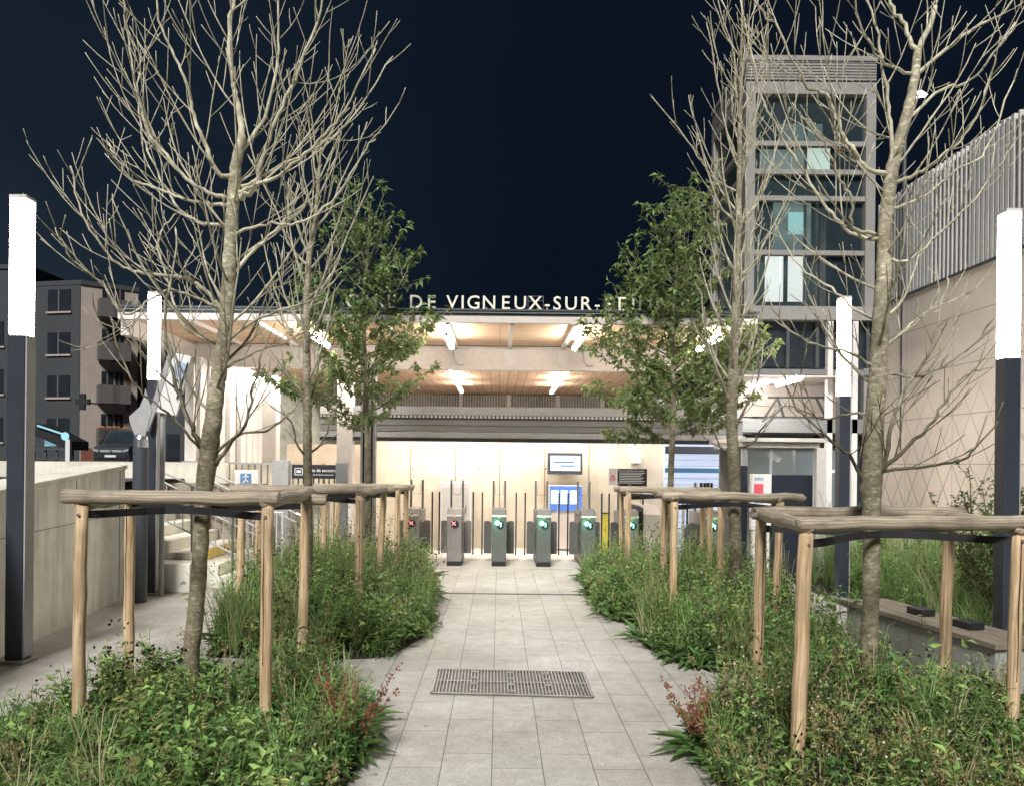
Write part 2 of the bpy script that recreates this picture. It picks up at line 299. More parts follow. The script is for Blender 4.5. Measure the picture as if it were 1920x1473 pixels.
# ---------------------------------------------------------------- mesh builder (world coordinates)
def tag(o, label=None, cat=None, group=None, kind=None):
    if label: o['label'] = label
    if cat: o['category'] = cat
    if group: o['group'] = group
    if kind: o['kind'] = kind
    return o
def thing(name, label, cat, loc, group=None):
    o = bpy.data.objects.new(name, None); C.objects.link(o); o.location = loc; o.empty_display_size = 0.1
    return tag(o, label, cat, group)
def wloc(o):
    p = Vector((0, 0, 0))
    while o is not None: p = p + o.location; o = o.parent
    return p
class MB:
    def __init__(s): s.v = []; s.f = []; s.m = []; s.al = []; s.has = False; s.cur = 0; s.col = None; s.smooth = False
    def addv(s, p, al=(0, 0, 0)): s.v.append(tuple(p)); s.al.append(al); return len(s.v) - 1
    def face(s, *i): s.f.append(tuple(i)); s.m.append(s.cur); return s
    def quad(s, a, b, c, d):
        i = [s.addv(p) for p in (a, b, c, d)]; return s.face(*i)
    def box(s, x0, x1, y0, y1, z0, z1):
        x0, x1 = sorted((x0, x1)); y0, y1 = sorted((y0, y1)); z0, z1 = sorted((z0, z1))
        i = [s.addv(p) for p in ((x0, y0, z0), (x1, y0, z0), (x1, y1, z0), (x0, y1, z0), (x0, y0, z1), (x1, y0, z1), (x1, y1, z1), (x0, y1, z1))]
        for f in ((3, 2, 1, 0), (4, 5, 6, 7), (0, 1, 5, 4), (1, 2, 6, 5), (2, 3, 7, 6), (3, 0, 4, 7)): s.face(*[i[k] for k in f])
        return s
    def bar(s, p, q, w, h, up=(0, 0, 1)):
        """box beam from p to q, w across, h along 'up'"""
        p, q = Vector(p), Vector(q); d = (q - p).normalized(); up = Vector(up)
        if abs(d.dot(up)) > 0.99: up = Vector((0, 1, 0))
        a = d.cross(up).normalized(); b = a.cross(d).normalized()
        i = []
        for c in (p, q):
            for sx, sy in ((-1, -1), (1, -1), (1, 1), (-1, 1)): i.append(s.addv(c + a * sx * w / 2 + b * sy * h / 2))
        for f in ((0, 1, 2, 3), (7, 6, 5, 4), (0, 4, 5, 1), (1, 5, 6, 2), (2, 6, 7, 3), (3, 7, 4, 0)): s.face(*[i[k] for k in f])
        return s
    def prism(s, pts, d):
        """polygon pts (3-D, planar) extruded by vector d"""
        d = Vector(d); n = len(pts)
        a = [s.addv(Vector(p)) for p in pts]; b = [s.addv(Vector(p) + d) for p in pts]
        s.face(*a); s.face(*b[::-1])
        for k in range(n): s.face(a[k], b[k], b[(k + 1) % n], a[(k + 1) % n])
        return s
    def tube(s, pts, rad, n=8, cap=True, squash=None):
        pts = [Vector(p) for p in pts]
        if not hasattr(rad, '__len__'): rad = [rad] * len(pts)
        rings = []; prev = None; L = 0
        for k, p in enumerate(pts):
            d = (pts[min(k + 1, len(pts) - 1)] - pts[max(k - 1, 0)])
            if d.length < 1e-9: d = Vector((0, 0, 1))
            d.normalize()
            if prev is None:
                r = Vector((1, 0, 0)) if abs(d.x) < 0.9 else Vector((0, 1, 0))
                a = d.cross(r).normalized()
            else:
                a = (prev - d * prev.dot(d))
                a = a.normalized() if a.length > 1e-6 else d.orthogonal().normalized()
            prev = a; b = d.cross(a)
            if k: L += (p - pts[k - 1]).length
            rings.append([s.addv(p + (a * math.cos(t) + b * math.sin(t)) * rad[k], (math.cos(t) * rad[k] * 12, math.sin(t) * rad[k] * 12, L)) for t in [2 * math.pi * j / n for j in range(n)]])
        for k in range(len(rings) - 1):
            A, B = rings[k], rings[k + 1]
            for j in range(n): s.face(A[j], A[(j + 1) % n], B[(j + 1) % n], B[j])
        if cap: s.face(*rings[0][::-1]); s.face(*rings[-1])
        return s
    def disc(s, c, r, n=20, nrm=(0, -1, 0), th=0.004):
        c, nrm = Vector(c), Vector(nrm).normalized(); a = nrm.orthogonal().normalized(); b = nrm.cross(a)
        ring = [c + (a * math.cos(2 * math.pi * k / n) + b * math.sin(2 * math.pi * k / n)) * r for k in range(n)]
        return s.prism(ring, nrm * th)
    def build(s, name, material, parent=None, label=None, smooth=False, bevel=0.0, origin=None, along=False):
        me = bpy.data.meshes.new(name)
        if parent is not None: o0 = wloc(parent)
        elif origin is not None: o0 = Vector(origin)
        else:
            A = np.array(s.v); o0 = Vector(((A[:, 0].min() + A[:, 0].max()) / 2, (A[:, 1].min() + A[:, 1].max()) / 2, A[:, 2].min()))
        V = [(x - o0.x, y - o0.y, z - o0.z) for x, y, z in s.v]
        me.from_pydata(V, [], s.f)
        mats = material if isinstance(material, (list, tuple)) else [material]
        for k in mats: me.materials.append(k)
        if len(mats) > 1: me.polygons.foreach_set('material_index', s.m)
        if smooth: me.polygons.foreach_set('use_smooth', [True] * len(me.polygons))
        if along:
            at = me.attributes.new('along', 'FLOAT_VECTOR', 'POINT')
            ph = (random.random() * 9, random.random() * 9, random.random() * 9)
            at.data.foreach_set('vector', np.array([(a[0] + ph[0], a[1] + ph[1], a[2] * 0.75 + ph[2]) for a in s.al], dtype=np.float32).ravel())
        me.update()
        o = bpy.data.objects.new(name, me); C.objects.link(o)
        if parent is not None: o.parent = parent
        else: o.location = o0
        if label: o['label'] = label
        if bevel:
            b = o.modifiers.new('bevel', 'BEVEL'); b.width = bevel; b.segments = 2; b.limit_method = 'ANGLE'; b.angle_limit = R(40)
            b.harden_normals = False
        return o
def struct(name, mb, m, **k): return tag(mb.build(name, m, **k), kind='structure')
def text_into(mb, s, size, origin, right=(1, 0, 0), up=(0, 0, 1), depth=0.002, align='CENTER', bold=0.0):
    cu = bpy.data.curves.new('t', 'FONT'); cu.body = s; cu.size = size; cu.extrude = depth / 2; cu.align_x = align; cu.offset = bold
    cu.resolution_u = 3
    o = bpy.data.objects.new('t', cu); C.objects.link(o)
    dg = bpy.context.evaluated_depsgraph_get(); me = bpy.data.meshes.new_from_object(o.evaluated_get(dg))
    r, u = Vector(right).normalized(), Vector(up).normalized(); nn = r.cross(u); og = Vector(origin)
    base = len(mb.v)
    for v in me.vertices: mb.addv(og + r * v.co.x + u * v.co.y + nn * v.co.z)
    for p in me.polygons: mb.face(*[base + i for i in p.vertices])
    bpy.data.objects.remove(o); bpy.data.curves.remove(cu); bpy.data.meshes.remove(me)
def kids(o): return [c for c in bpy.data.objects if c.parent == o]
def copy_tree(o, parent=None):
    c = o.copy(); C.objects.link(c)
    if parent is not None: c.parent = parent
    for ch in kids(o): copy_tree(ch, c)
    return c
def arr_mesh(name, V, Fq, col, material, parent=None, origin=(0, 0, 0), smooth=False):
    """quads from numpy arrays with a colour per face"""
    o0 = wloc(parent) if parent is not None else Vector(origin)
    V = V - np.array(o0)
    me = bpy.data.meshes.new(name); nf = len(Fq)
    me.vertices.add(len(V)); me.vertices.foreach_set('co', V.astype(np.float32).ravel())
    me.loops.add(nf * 4); me.loops.foreach_set('vertex_index', Fq.astype(np.int32).ravel())
    me.polygons.add(nf); me.polygons.foreach_set('loop_start', np.arange(nf, dtype=np.int32) * 4)
    try: me.polygons.foreach_set('loop_total', np.full(nf, 4, dtype=np.int32))
    except Exception: pass
    at = me.color_attributes.new('Col', 'FLOAT_COLOR', 'CORNER')
    c4 = np.concatenate([col, np.ones((nf, 1))], 1)
    at.data.foreach_set('color', np.repeat(c4, 4, 0).astype(np.float32).ravel())
    me.materials.append(material); me.update(calc_edges=True); me.validate()
    o = bpy.data.objects.new(name, me); C.objects.link(o)
    if parent is not None: o.parent = parent
    else: o.location = o0
    return o
# ================================================================ setting
struct('ground', MB().quad((-300, -20, -0.02), (300, -20, -0.02), (300, 400, -0.02), (-300, 400, -0.02)), M['asphalt'], origin=(0, 0, -0.02))
struct('pavement', MB().quad((-4.9, -3, 0), (7.9, -3, 0), (7.9, 17, 0), (-4.9, 17, 0)), M['side'], origin=(0, 0, 0))
struct('path', MB().quad((-1.4, -3, 0.004), (1.78, -3, 0.004), (1.78, 12.0, 0.004), (-1.4, 12.0, 0.004)), M['path'], origin=(0, 0, 0))
struct('station_floor', MB().quad((-4.9, 12.0, 0.006), (7.9, 12.0, 0.006), (7.9, 24, 0.006), (-4.9, 24, 0.006)),
       mat('pale_station_floor', (0.50, 0.47, 0.43), 0.4, var=0.08, scale=3), origin=(0, 0, 0))
# raised street behind the retaining wall
UP = 1.36
struct('upper_street', MB().quad((-120, 2, UP), (-4.95, 2, UP), (-4.95, 160, UP), (-120, 160, UP)), M['asphalt'], origin=(-5, 2, UP))
struct('upper_pavement', MB().box(-60, -14, 37, 38.5, UP, UP + 0.12), M['concrete'])
# planting soil beds (with the plants growing in them further below)
def bed_sheet(poly, z=0.012):
    mb = MB(); i = [mb.addv((x, y, z)) for x, y in poly]; mb.face(*i); return mb
BEDS = {
    'nl': [(-2.95, 2.6), (-0.82, 2.6), (-0.74, 4.2), (-0.86, 4.95), (-1.3, 5.35), (-2.4, 5.35), (-2.85, 4.6)],
    'fl': [(-2.45, 6.45), (-1.5, 6.3), (-0.90, 6.5), (-0.70, 7.2), (-0.68, 8.0), (-0.84, 9.6), (-1.0, 10.9), (-2.75, 10.9), (-2.8, 8.6)],
    'nr': [(1.14, 2.6), (3.5, 2.6), (3.3, 4.9), (3.0, 5.2), (1.75, 5.2), (1.3, 4.85), (1.14, 4.2)],
    'fr': [(1.75, 6.1), (1.42, 6.5), (1.32, 7.2), (1.5, 7.8), (1.2, 8.1), (1.12, 8.6), (1.2, 11.0), (3.05, 11.0), (3.0, 7.4), (2.75, 5.95)],
}
for k, p in BEDS.items():
    struct('planting_soil', bed_sheet(p), M['soil'])
struct('planting_soil', bed_sheet([(3.9, 5.0), (7.9, 5.0), (7.9, 14.0), (4.3, 14.0), (4.1, 9)]), M['soil'])

# slot drain across the path
tag(MB().box(-1.39, 1.77, 9.66, 9.70, 0.0045, 0.012).build('slot_drain', M['darkgrey']), 'thin dark drain slot running across the slab path before the gates', 'drain')
# metal grate in the path
g0, g1, g2, g3 = G(820, 1256), G(1093, 1262), G(1112, 1309), G(809, 1301)
t = thing('floor_grate', 'ribbed metal grating set into the middle of the slab path', 'grate', (g0 + g1 + g2 + g3) / 4)
mb = MB(); z0, z1 = 0.006, 0.016
fr_ = [g0, g1, g2, g3]
for a, b in zip(fr_, fr_[1:] + fr_[:1]): mb.bar((a.x, a.y, 0.011), (b.x, b.y, 0.011), 0.022, 0.011)
mb.bar(((g0 + g3) / 2) + Vector((0, 0, .0105)), ((g1 + g2) / 2) + Vector((0, 0, .0105)), 0.016, 0.009)
mb.build('frame', M['gratemetal'], t)
mb = MB(); N = 46
for k in range(1, N):
    a = g0.lerp(g1, k / N); b = g3.lerp(g2, k / N)
    mb.bar((a.x, a.y, 0.0105), (b.x, b.y, 0.0105), 0.009, 0.010)
mb.build('bars', M['gratemetal'], t)
mb = MB(); mb.quad(*[Vector((p.x, p.y, 0.0052)) for p in (g3, g2, g1, g0)]); mb.build('pit', M['black'], t)
for fx in (0.26, 0.5, 0.74):
    for fy in (0.12, 0.38, 0.62, 0.88):
        p = g0.lerp(g1, fx).lerp(g3.lerp(g2, fx), fy); MB().box(p.x - .024, p.x + .024, p.y - .018, p.y + .018, 0.017, 0.020).build('clip', M['midgrey'], t)

# ---------------------------------------------------------------- retaining wall on the left
pa, pb = G(0, 1232), G(232, 1120)
d = (pb - pa); 
near = pa - d * (2.6 / d.y); far = pb
zt = lambda y: 1.395 + (y - pa.y) * (1.585 - 1.395) / (pb.y - pa.y)
t = thing('retaining_wall', 'stained pale concrete retaining wall with sloping coping left of the path', 'wall', (far.x, far.y, 0))
wq = [(near.x, near.y), (far.x, far.y), (far.x - .42, far.y + .02), (near.x - .42, near.y)]
mb = MB(); lo = [mb.addv((x, y, 0)) for x, y in wq]; hi = [mb.addv((x, y, zt(y) - .05)) for x, y in wq]
mb.face(*lo[::-1]); mb.face(*hi)
for k in range(4): mb.face(lo[k], lo[(k + 1) % 4], hi[(k + 1) % 4], hi[k])
mb.build('wall_body', M['concrete'], t)
mb = MB(); off = [(near.x + .02, near.y), (far.x + .02, far.y + .02), (far.x - .46, far.y + .02), (near.x - .46, near.y)]
lo = [mb.addv((x, y, zt(y) - .048)) for x, y in off]; hi = [mb.addv((x, y, zt(y))) for x, y in off]
mb.face(*lo[::-1]); mb.face(*hi)
for k in range(4): mb.face(lo[k], lo[(k + 1) % 4], hi[(k + 1) % 4], hi[k])
mb.build('coping', M['coping'], t, bevel=0.006)
mb = MB()
for f in (0.25, 0.5, 0.75, 0.97):   # vertical joints
    p = near.lerp(far, f); mb.box(p.x - .003, p.x + .0035, p.y - .006, p.y + .006, 0.03, zt(p.y) - .06)
a = near + Vector((.001, 0, .95)); b = far + Vector((.001, 0, 1.02)); mb.bar(a, b, 0.006, 0.006)
mb.build('joint', M['midgrey'], t)

# ---------------------------------------------------------------- light columns
def light_column(px, pyb, pyt, pyl, w, label):
    g = G(px, pyb); Y = g.y
    w *= .70
    top = W(px + .0105 * 0, pyt, Y).z; lit = W(px, pyl, Y).z
    t = thing('light_column', label, 'street light', g, 'square light columns along the path')
    x = g.x; h = w / 2
    MB().box(x - h - .03, x + h + .03, Y - h - .03, Y + h + .03, 0.001, .03).build('base_plate', M['grey'], t, bevel=.004)
    MB().box(x - h, x + h, Y - h, Y + h, .03, lit).build('post', M['navy'], t, bevel=.008)
    MB().box(x + h - .002, x + h + .012, Y - h + .01, Y + h - .01, .05, lit - .003).build('side_trim', M['grey'], t)
    MB().box(x - h + .003, x + h - .003, Y - h + .003, Y + h - .003, lit + .002, top - .03).build('diffuser', M['lamp'], t, bevel=.01)
    MB().box(x - h, x + h, Y - h, Y + h, top - .028, top).build('cap', M['white'], t, bevel=.004)
light_column(34, 1240, 370, 630, .20, 'near left light column beside the pale retaining wall')
light_column(284, 1114, 548, 712, .17, 'far left light column standing behind the leaning sign panel')
light_column(1577, 1122, 557, 742, .19, 'far right light column in front of the dark glass below the tower')
light_column(1884, 1256, 395, 672, .185, 'near right light column at the end of the concrete bench')

# ---------------------------------------------------------------- totem post with curved plate, and leaning panel
g = G(261, 1128)
t = thing('sign_totem', 'round dark post with silver collar and curved flame shaped metal plate on top', 'sign post', g)
Y = g.y; zc = W(261, 838, Y).z; r = .085
MB().tube([(g.x, Y, 0), (g.x, Y, zc)], r, 20).build('post', M['navy2'], t, smooth=False)
MB().tube([(g.x, Y, zc + .002), (g.x, Y, zc + .10), (g.x + .01, Y, zc + .14)], [r * 1.0, r * .93, r * .7], 20).build('collar', M['steel'], t)
out = [(254, 820), (243, 790), (242, 780), (262, 762), (271, 740), (272, 728), (278, 750), (285, 768), (276, 800), (270, 825)]
MB().prism([W(x, y, Y - .02) for x, y in out], (0, .02, 0)).build('plate', M['grey'], t)
p0 = W(298, 770, Y + .35)
t = thing('leaning_sign_panel', 'white rectangular sign panel tilted sideways beside the far left light column', 'sign', (p0.x, p0.y, 0))
Yp = Y + .35
out = [(288, 770), (322, 660), (358, 668), (330, 779)]
MB().prism([W(x, y, Yp) for x, y in out], (0, .05, 0)).build('panel', M['signwhite'], t)
MB().prism([W(x, y, Yp - .01) for x, y in ((272, 800), (280, 770), (318, 655), (325, 658), (290, 775), (277, 808))], (0, .03, 0)).build('edge_rail', M['grey'], t)
MB().prism([W(x, y, Yp - .012) for x, y in ((322, 694), (332, 676), (351, 683), (341, 714))], (0, .01, 0)).build('blue_patch', M['paleblue'], t)
MB().bar(W(352, 680, Yp - .02), W(331, 748, Yp - .02), .012, .012).build('edge_strip', M['black'], t)
MB().tube([(W(300, 775, Yp).x, Yp + .08, 0), (W(300, 775, Yp).x, Yp + .08, W(300, 740, Yp).z)], .03, 10).build('post', M['grey'], t)

# ---------------------------------------------------------------- stairs on the left
g = G(352, 1112)
t = thing('concrete_stairs', 'pale concrete steps with a yellow riser climbing left to the raised street', 'stairs', (g.x, g.y, 0))
Y0, Y1 = 9.95, 11.7
MB().box(-4.75, g.x, 9.55, 9.93, 0, .36).build('end_block', M['concrete'], t, bevel=.01)
mb = MB(); mt = MB()
ns = 9; xs = -3.3; tr = .32; ri = UP / ns
for k in range(ns):
    mb.box(-6.6, xs - k * tr, Y0, Y1, k * ri + (.001 if k else 0), (k + 1) * ri)
mb.build('steps', M['coping'], t, bevel=.006)
MB().box(xs - 2 * tr + .002, xs - 2 * tr + .008, Y0 + .02, Y1 - .02, 2 * ri + .02, 3 * ri - .01).build('yellow_riser', M['yellow'], t)
mb = MB().box(-5.4, -3.6, Y1 + .001, Y1 + .3, 0, 1.3); mb.build('side_wall', M['stone'], t)
def stair_rail(Y, label):
    t = thing('stair_handrail', label, 'handrail', (xs, Y, 0), 'handrails of the steps')
    A = Vector((xs + .25, Y, .86)); B = Vector((-4.45, Y, 1.40 * .472 + .86))
    mb = MB()
    for dz in (0, -.13, -.62): mb.tube([A + Vector((0, 0, dz)), B + Vector((0, 0, dz))], .014, 8)
    mb.build('rails', M['grey'], t)
    mb = MB().tube([A, A + Vector((.10, 0, -.03)), A + Vector((.12, 0, -.12)), A + Vector((.12, 0, -.95 - .0))], .019, 8); mb.build('end_post', M['steel'], t)
    mb = MB(); 
    for k in range(14):
        f = k / 13; p = A.lerp(B, f); mb.bar(p + Vector((0, 0, -.13)), p + Vector((0, 0, -.62)), .012, .012)
    mb.build('balusters', M['grey'], t)
    for f in (.3, .68, .97):
        p = A.lerp(B, f); b0 = max(0, min(UP, math.ceil((xs - p.x) / tr) * ri)) + .001
        MB().tube([(p.x, Y, b0), p], .018, 8).build('post', M['steel'], t)
stair_rail(10.05, 'near metal handrail with bars sloping down the concrete steps')
stair_rail(11.6, 'far metal handrail with bars on the wall side of the concrete steps')

# ---------------------------------------------------------------- terrace with slat screen
t = thing('terrace_wall', 'pale concrete terrace wall carrying the tall grey screen slats', 'wall', (-4.9, 12.2, 0))
MB().prism([(-9, 12.1, 0), (-9, 12.1, 1.60), (-4.6, 12.1, 1.60), (-3.1, 14.2, 1.85), (-2.35, 14.2, 1.85), (-2.35, 14.2, 0)][:3] + [(-4.3, 12.1, 1.60), (-4.3, 12.1, 0)], (0, 6, 0)).build('terrace_block', M['coping'], t)
MB().prism([(-4.29, 12.6, 0), (-4.29, 12.6, 1.62), (-2.9, 12.6, 1.62), (-2.9, 12.6, 0)], (0, .25, 0)).build('side_wall', M['backwall'], t)
t = thing('slat_screen', 'tall light grey vertical slats standing on the terrace under the roof end', 'screen', (W(357, 868, 12.4).x, 12.4, 1.6))
for px, Y, w in ((376, 12.6, .085), (393, 12.9, .085), (412, 13.2, .085), (432, 13.5, .08), (452, 13.8, .08), (464, 14.1, .08), (475, 14.4, .07), (485, 14.7, .07), (493, 15.0, .07)):
    p = W(px, 860, Y); MB().box(p.x - w / 2, p.x + w / 2, Y - .14, Y + .14, 1.605, 3.32).build('slat', M['slat'], t)
for px, Y, w, l in ((357, 12.35, .14, 'big square light grey column at the front of the slat screen'), (508, 13.3, .24, 'white square roof column left of the emergency gate'),
                 (648, 13.3, .26, 'white square roof column between emergency gate and ribbed column')):
    p = W(px, 860, Y); zb = 1.605 if px < 400 else .008
    t = thing('roof_column', l, 'column', (p.x, Y, zb)); MB().box(p.x - w / 2, p.x + w / 2, Y - w / 2, Y + w / 2, zb + .03, 3.2).build('shaft', M['white'], t, bevel=.008)
    MB().box(p.x - w / 2 - .03, p.x + w / 2 + .03, Y - w / 2 - .03, Y + w / 2 + .03, zb, zb + .028).build('base_plate', M['grey'], t)
p = W(690, 1050, 12.25)
t = thing('ribbed_column', 'dark grey ribbed metal column behind the left leafy tree', 'column', (p.x, 12.25, 0.008))
mb = MB().box(p.x - .11, p.x + .11, 12.2, 12.3, .008, 3.2); mb.build('web', M['darkgrey'], t)
for dx in (-.10, -.035, .03, .095): MB().box(p.x + dx - .018, p.x + dx + .018, 12.12, 12.198, .008, 3.2).build('rib', M['midgrey'], t)

# ---------------------------------------------------------------- white bar fence, gate and signs
t = thing('bar_fence', 'white metal bar fence carrying the blue pedestrian sign', 'fence', (W(475, 1050, 12.0).x, 12.0, 0))
a, b = W(428, 866, 12.0), W(552, 866, 12.0); zt_ = a.z
MB().box(a.x, b.x, 11.98, 12.02, zt_ - .03, zt_).build('top_rail', M['grey'], t)
MB().box(a.x, b.x, 11.98, 12.02, .12, .15).build('bottom_rail', M['grey'], t)
mb = MB(); n = 11
for k in range(n): x = a.x + .02 + (b.x - a.x - .04) * k / (n - 1); mb.box(x - .011, x + .011, 11.99, 12.01, .15, zt_ - .03)
mb.build('bars', M['midgrey'], t)
for px in (521, 536):
    p = W(px, 900, 11.95); w = .08 if px == 521 else .05; MB().box(p.x - w, p.x + w, 11.9, 12.06, 0, zt_ + .04).build('post', M['grey'], t, bevel=.004)
a, b = W(440, 880, 11.9), W(484, 916, 11.9)
t = thing('pedestrian_sign', 'white board with a blue square and white walking figure on the fence', 'sign', ((a.x + b.x) / 2, 11.9, b.z))
MB().box(a.x, b.x, 11.9, 11.93, b.z, a.z).build('board', M['signwhite'], t, bevel=.004)
c0 = W(461, 897, 11.9); s_ = .085
MB().box(c0.x - s_, c0.x + s_, 11.888, 11.8995, c0.z - s_, c0.z + s_).build('blue_square', M['signblue'], t, bevel=.01)
mb = MB().disc((c0.x + .005, 11.886, c0.z + .055), .018, 14)
for p, q in (((-.045, .03), (.05, .035)), ((0, .035), (0, -.015)), ((0, -.01), (-.04, -.065)), ((0, -.01), (.045, -.05))):
    mb.bar((c0.x + p[0], 11.884, c0.z + p[1]), (c0.x + q[0], 11.884, c0.z + q[1]), .004, .018, up=(0, 0, 1) if abs(p[1] - q[1]) < .01 else (1, 0, 0))
mb.build('walking_figure', M['signwhite'], t)
mb = MB(); text_into(mb, 'TOUTES DIRECTIONS', .022, (c0.x, 11.896, b.z + .03), bold=.0006); mb.build('lettering', M['signblue'], t)
a, b = W(556, 873, 12.0), W(650, 873, 12.0)
t = thing('emergency_gate', 'grey metal bar gate between two posts below the black sign', 'gate', ((a.x + b.x) / 2, 12.0, 0))
MB().box(a.x, b.x, 11.98, 12.02, a.z - .03, a.z).build('top_rail', M['grey'], t)
MB().box(a.x, b.x, 11.98, 12.02, .10, .13).build('bottom_rail', M['grey'], t)
mb = MB()
for k in range(10): x = a.x + .03 + (b.x - a.x - .06) * k / 9; mb.box(x - .010, x + .010, 11.99, 12.01, .13, a.z - .03)
mb.build('bars', M['midgrey'], t)
p = W(641, 900, 11.95); MB().box(p.x - .085, p.x + .085, 11.88, 12.04, 0, a.z + .06).build('post', M['midgrey'], t, bevel=.004)
p = W(663, 1022, 11.95); MB().box(p.x - .02, p.x + .02, 11.86, 11.93, p.z - .07, p.z + .06).build('lock', M['black'], t)
MB().box(b.x, p.x + .03, 11.985, 12.015, .3, .34).build('hinge_bar', M['grey'], t)
a, b = W(547, 870, 11.9), W(633, 897, 11.9)
t = thing('emergency_access_sign', 'black sign with white words de secours above the bar gate', 'sign', ((a.x + b.x) / 2, 11.9, b.z))
MB().box(a.x, b.x, 11.9, 11.93, b.z, a.z).build('board', M['signblack'], t)
mb = MB(); cz = (a.z + b.z) / 2
text_into(mb, 'Accès de secours', .068, (a.x + .20, 11.897, cz), align='LEFT', bold=.0012); mb.build('lettering', M['signwhite'], t); mb = MB(); text_into(mb, 'utiliser en cas de danger uniquement', .030, (a.x + .20, 11.897, cz - .055), align='LEFT', bold=.0006)
mb.build('lettering', M['signwhite'], t); mb = MB()
ic = Vector((a.x + .11, 11.896, cz))
for x0, x1, z0, z1 in ((-.06, .06, .044, .056), (-.06, .06, -.056, -.044), (-.064, -.052, -.043, .043), (.052, .064, -.043, .043), (-.035, .035, -.02, .022)):
    mb.box(ic.x + x0, ic.x + x1, 11.894, 11.8975, ic.z + z0, ic.z + z1)
mb.build('door_symbol', M['signwhite'], t)
p = W(513, 1000, 11.6)
t = thing('crowd_barrier', 'light metal barrier frame with bars standing before the fence', 'barrier', (p.x, 11.6, 0))
a, b = W(430, 975, 10.9), W(530, 972, 10.9)
mb = MB()
mb.tube([(a.x, 10.9, .04), (a.x, 10.9, .92), (b.x, 10.9, .92), (b.x, 10.9, .04)], .018, 8); mb.tube([(a.x, 10.9, .25), (b.x, 10.9, .25)], .014, 8)
mb.build('frame', M['white'], t)
mb = MB()
for k in range(1, 9): x = a.x + (b.x - a.x) * k / 9; mb.tube([(x, 10.9, .25), (x, 10.9, .92)], .007, 6)
mb.build('bars', M['white'], t)

# ---------------------------------------------------------------- station building
ZC = 3.57; XL, XR = -5.2, 3.5; YF, YB = 10.5, 12.8
t = thing('station_roof', 'flat overhanging station roof with board ceiling and white steel beams', 'roof', (0, 11.6, 3.2))
zf0, zf1 = W(935, 604, YF).z, W(935, 586, YF).z
MB().box(XL, XR, YF - .06, YF, zf0 + .07, zf1).build('fascia', M['roofedge'], t)
MB().box(XL, XR, YF - .085, YF - .061, zf0 + .105, zf0 + .125).build('fascia_strip', M['midgrey'], t)
MB().box(XL - .02, XR + .02, YF - .10, YF + .25, zf1 + .001, zf1 + .03).build('top_flashing', M['roofedge'], t)
MB().box(XL, XR, YF - .058, YF + .03, zf0 - .02, zf0 + .068).build('edge_beam', M['soffit'], t)
MB().box(XL, XR, YF + .031, YB, ZC + .03, ZC + .07).build('board_ceiling', M['woodX'], t)
MB().box(XL, XR, YF + .031, 21.8, ZC + .1, zf1 - .01).build('roof_slab', M['roofedge'], t)
MB().box(XL, XR, YB + .2, 21.6, ZC, ZC + .05).build('inner_board_ceiling', M['woodY'], t)
MB().box(XL, XR, YB, YB + .19, 3.20, 3.24).build('main_beam_flange', M['soffit'], t)
MB().box(XL, XR, YB + .06, YB + .10, 3.241, 3.60).build('main_beam_web', M['soffit'], t)
MB().box(XL, XL + .12, YF + .031, YB + 2, ZC - .22, ZC + .029).build('end_beam', M['soffit'], t)
k0 = W(957, 640, 12.0).x
for k in range(-6, 5):
    x = k0 + .885 * k
    if x < XL + .2 or x > XR - .1: continue
    MB().box(x - .028, x + .028, YF + .032, YB - .001, ZC - .03, ZC + .028).build('rafter', M['white'], t)
    r_ = MB(); 
    for dx in (-.055, .055):
        for zz in (3.34, 3.46): r_.disc((x + dx, YB + .058, zz), .012, 8, th=.012)
    r_.build('bolts', M['midgrey'], t)
    MB().box(x - .08, x + .08, YB + .045, YB + .0585, 3.28, 3.53).build('end_plate', M['white'], t)
# letters standing on the roof
lb, lt = W(935, 581, YF).z, W(935, 556.5, YF).z
t = thing('station_name_sign', 'row of cream capital letters of the station name standing on the roof edge', 'sign', (0, YF + .05, zf1 + .03))
LP = [('G', 661), ('A', 686), ('R', 711), ('E', 734), ('D', 780), ('E', 809), ('V', 848), ('I', 867.5), ('G', 888), ('N', 917), ('E', 948), ('U', 975.5), ('X', 1003.5),
      ('-', 1026), ('S', 1044.5), ('U', 1070.5), ('R', 1098), ('-', 1120), ('S', 1141), ('E', 1166), ('I', 1187), ('N', 1210), ('E', 1238)]
hh = lt - lb
for ch, px in LP:
    p = W(px, 570, YF - .09)
    zr = W(935, 580, YF - .09).z
    mb = MB(); text_into(mb, ch, hh / .69, (p.x, YF - .09, zr), depth=.03, bold=.001); mb.build('letter', M['letter'], t)
    mb = MB()
    for dx in ((0,) if ch in 'I-V' else (-.035, .035)):
        mb.box(p.x + dx - .006, p.x + dx + .006, YF - .085, YF - .075, zf1 + .032, zr + (.06 if ch == '-' else .02))
    mb.build('letter_feet', M['letter'], t)
# wire cage around the X
p = W(1003.5, 570, YF + .02); mb = MB()
for x0, z0, x1, z1 in ((-.10, -.11, -.10, .10), (.11, -.11, .11, .10), (-.10, .10, .11, .10), (-.10, .03, .11, .04)): mb.bar((p.x + x0, YF, p.z + z0), (p.x + x1, YF, p.z + z1), .006, .006)
mb.build('wire_cage', M['midgrey'], t)

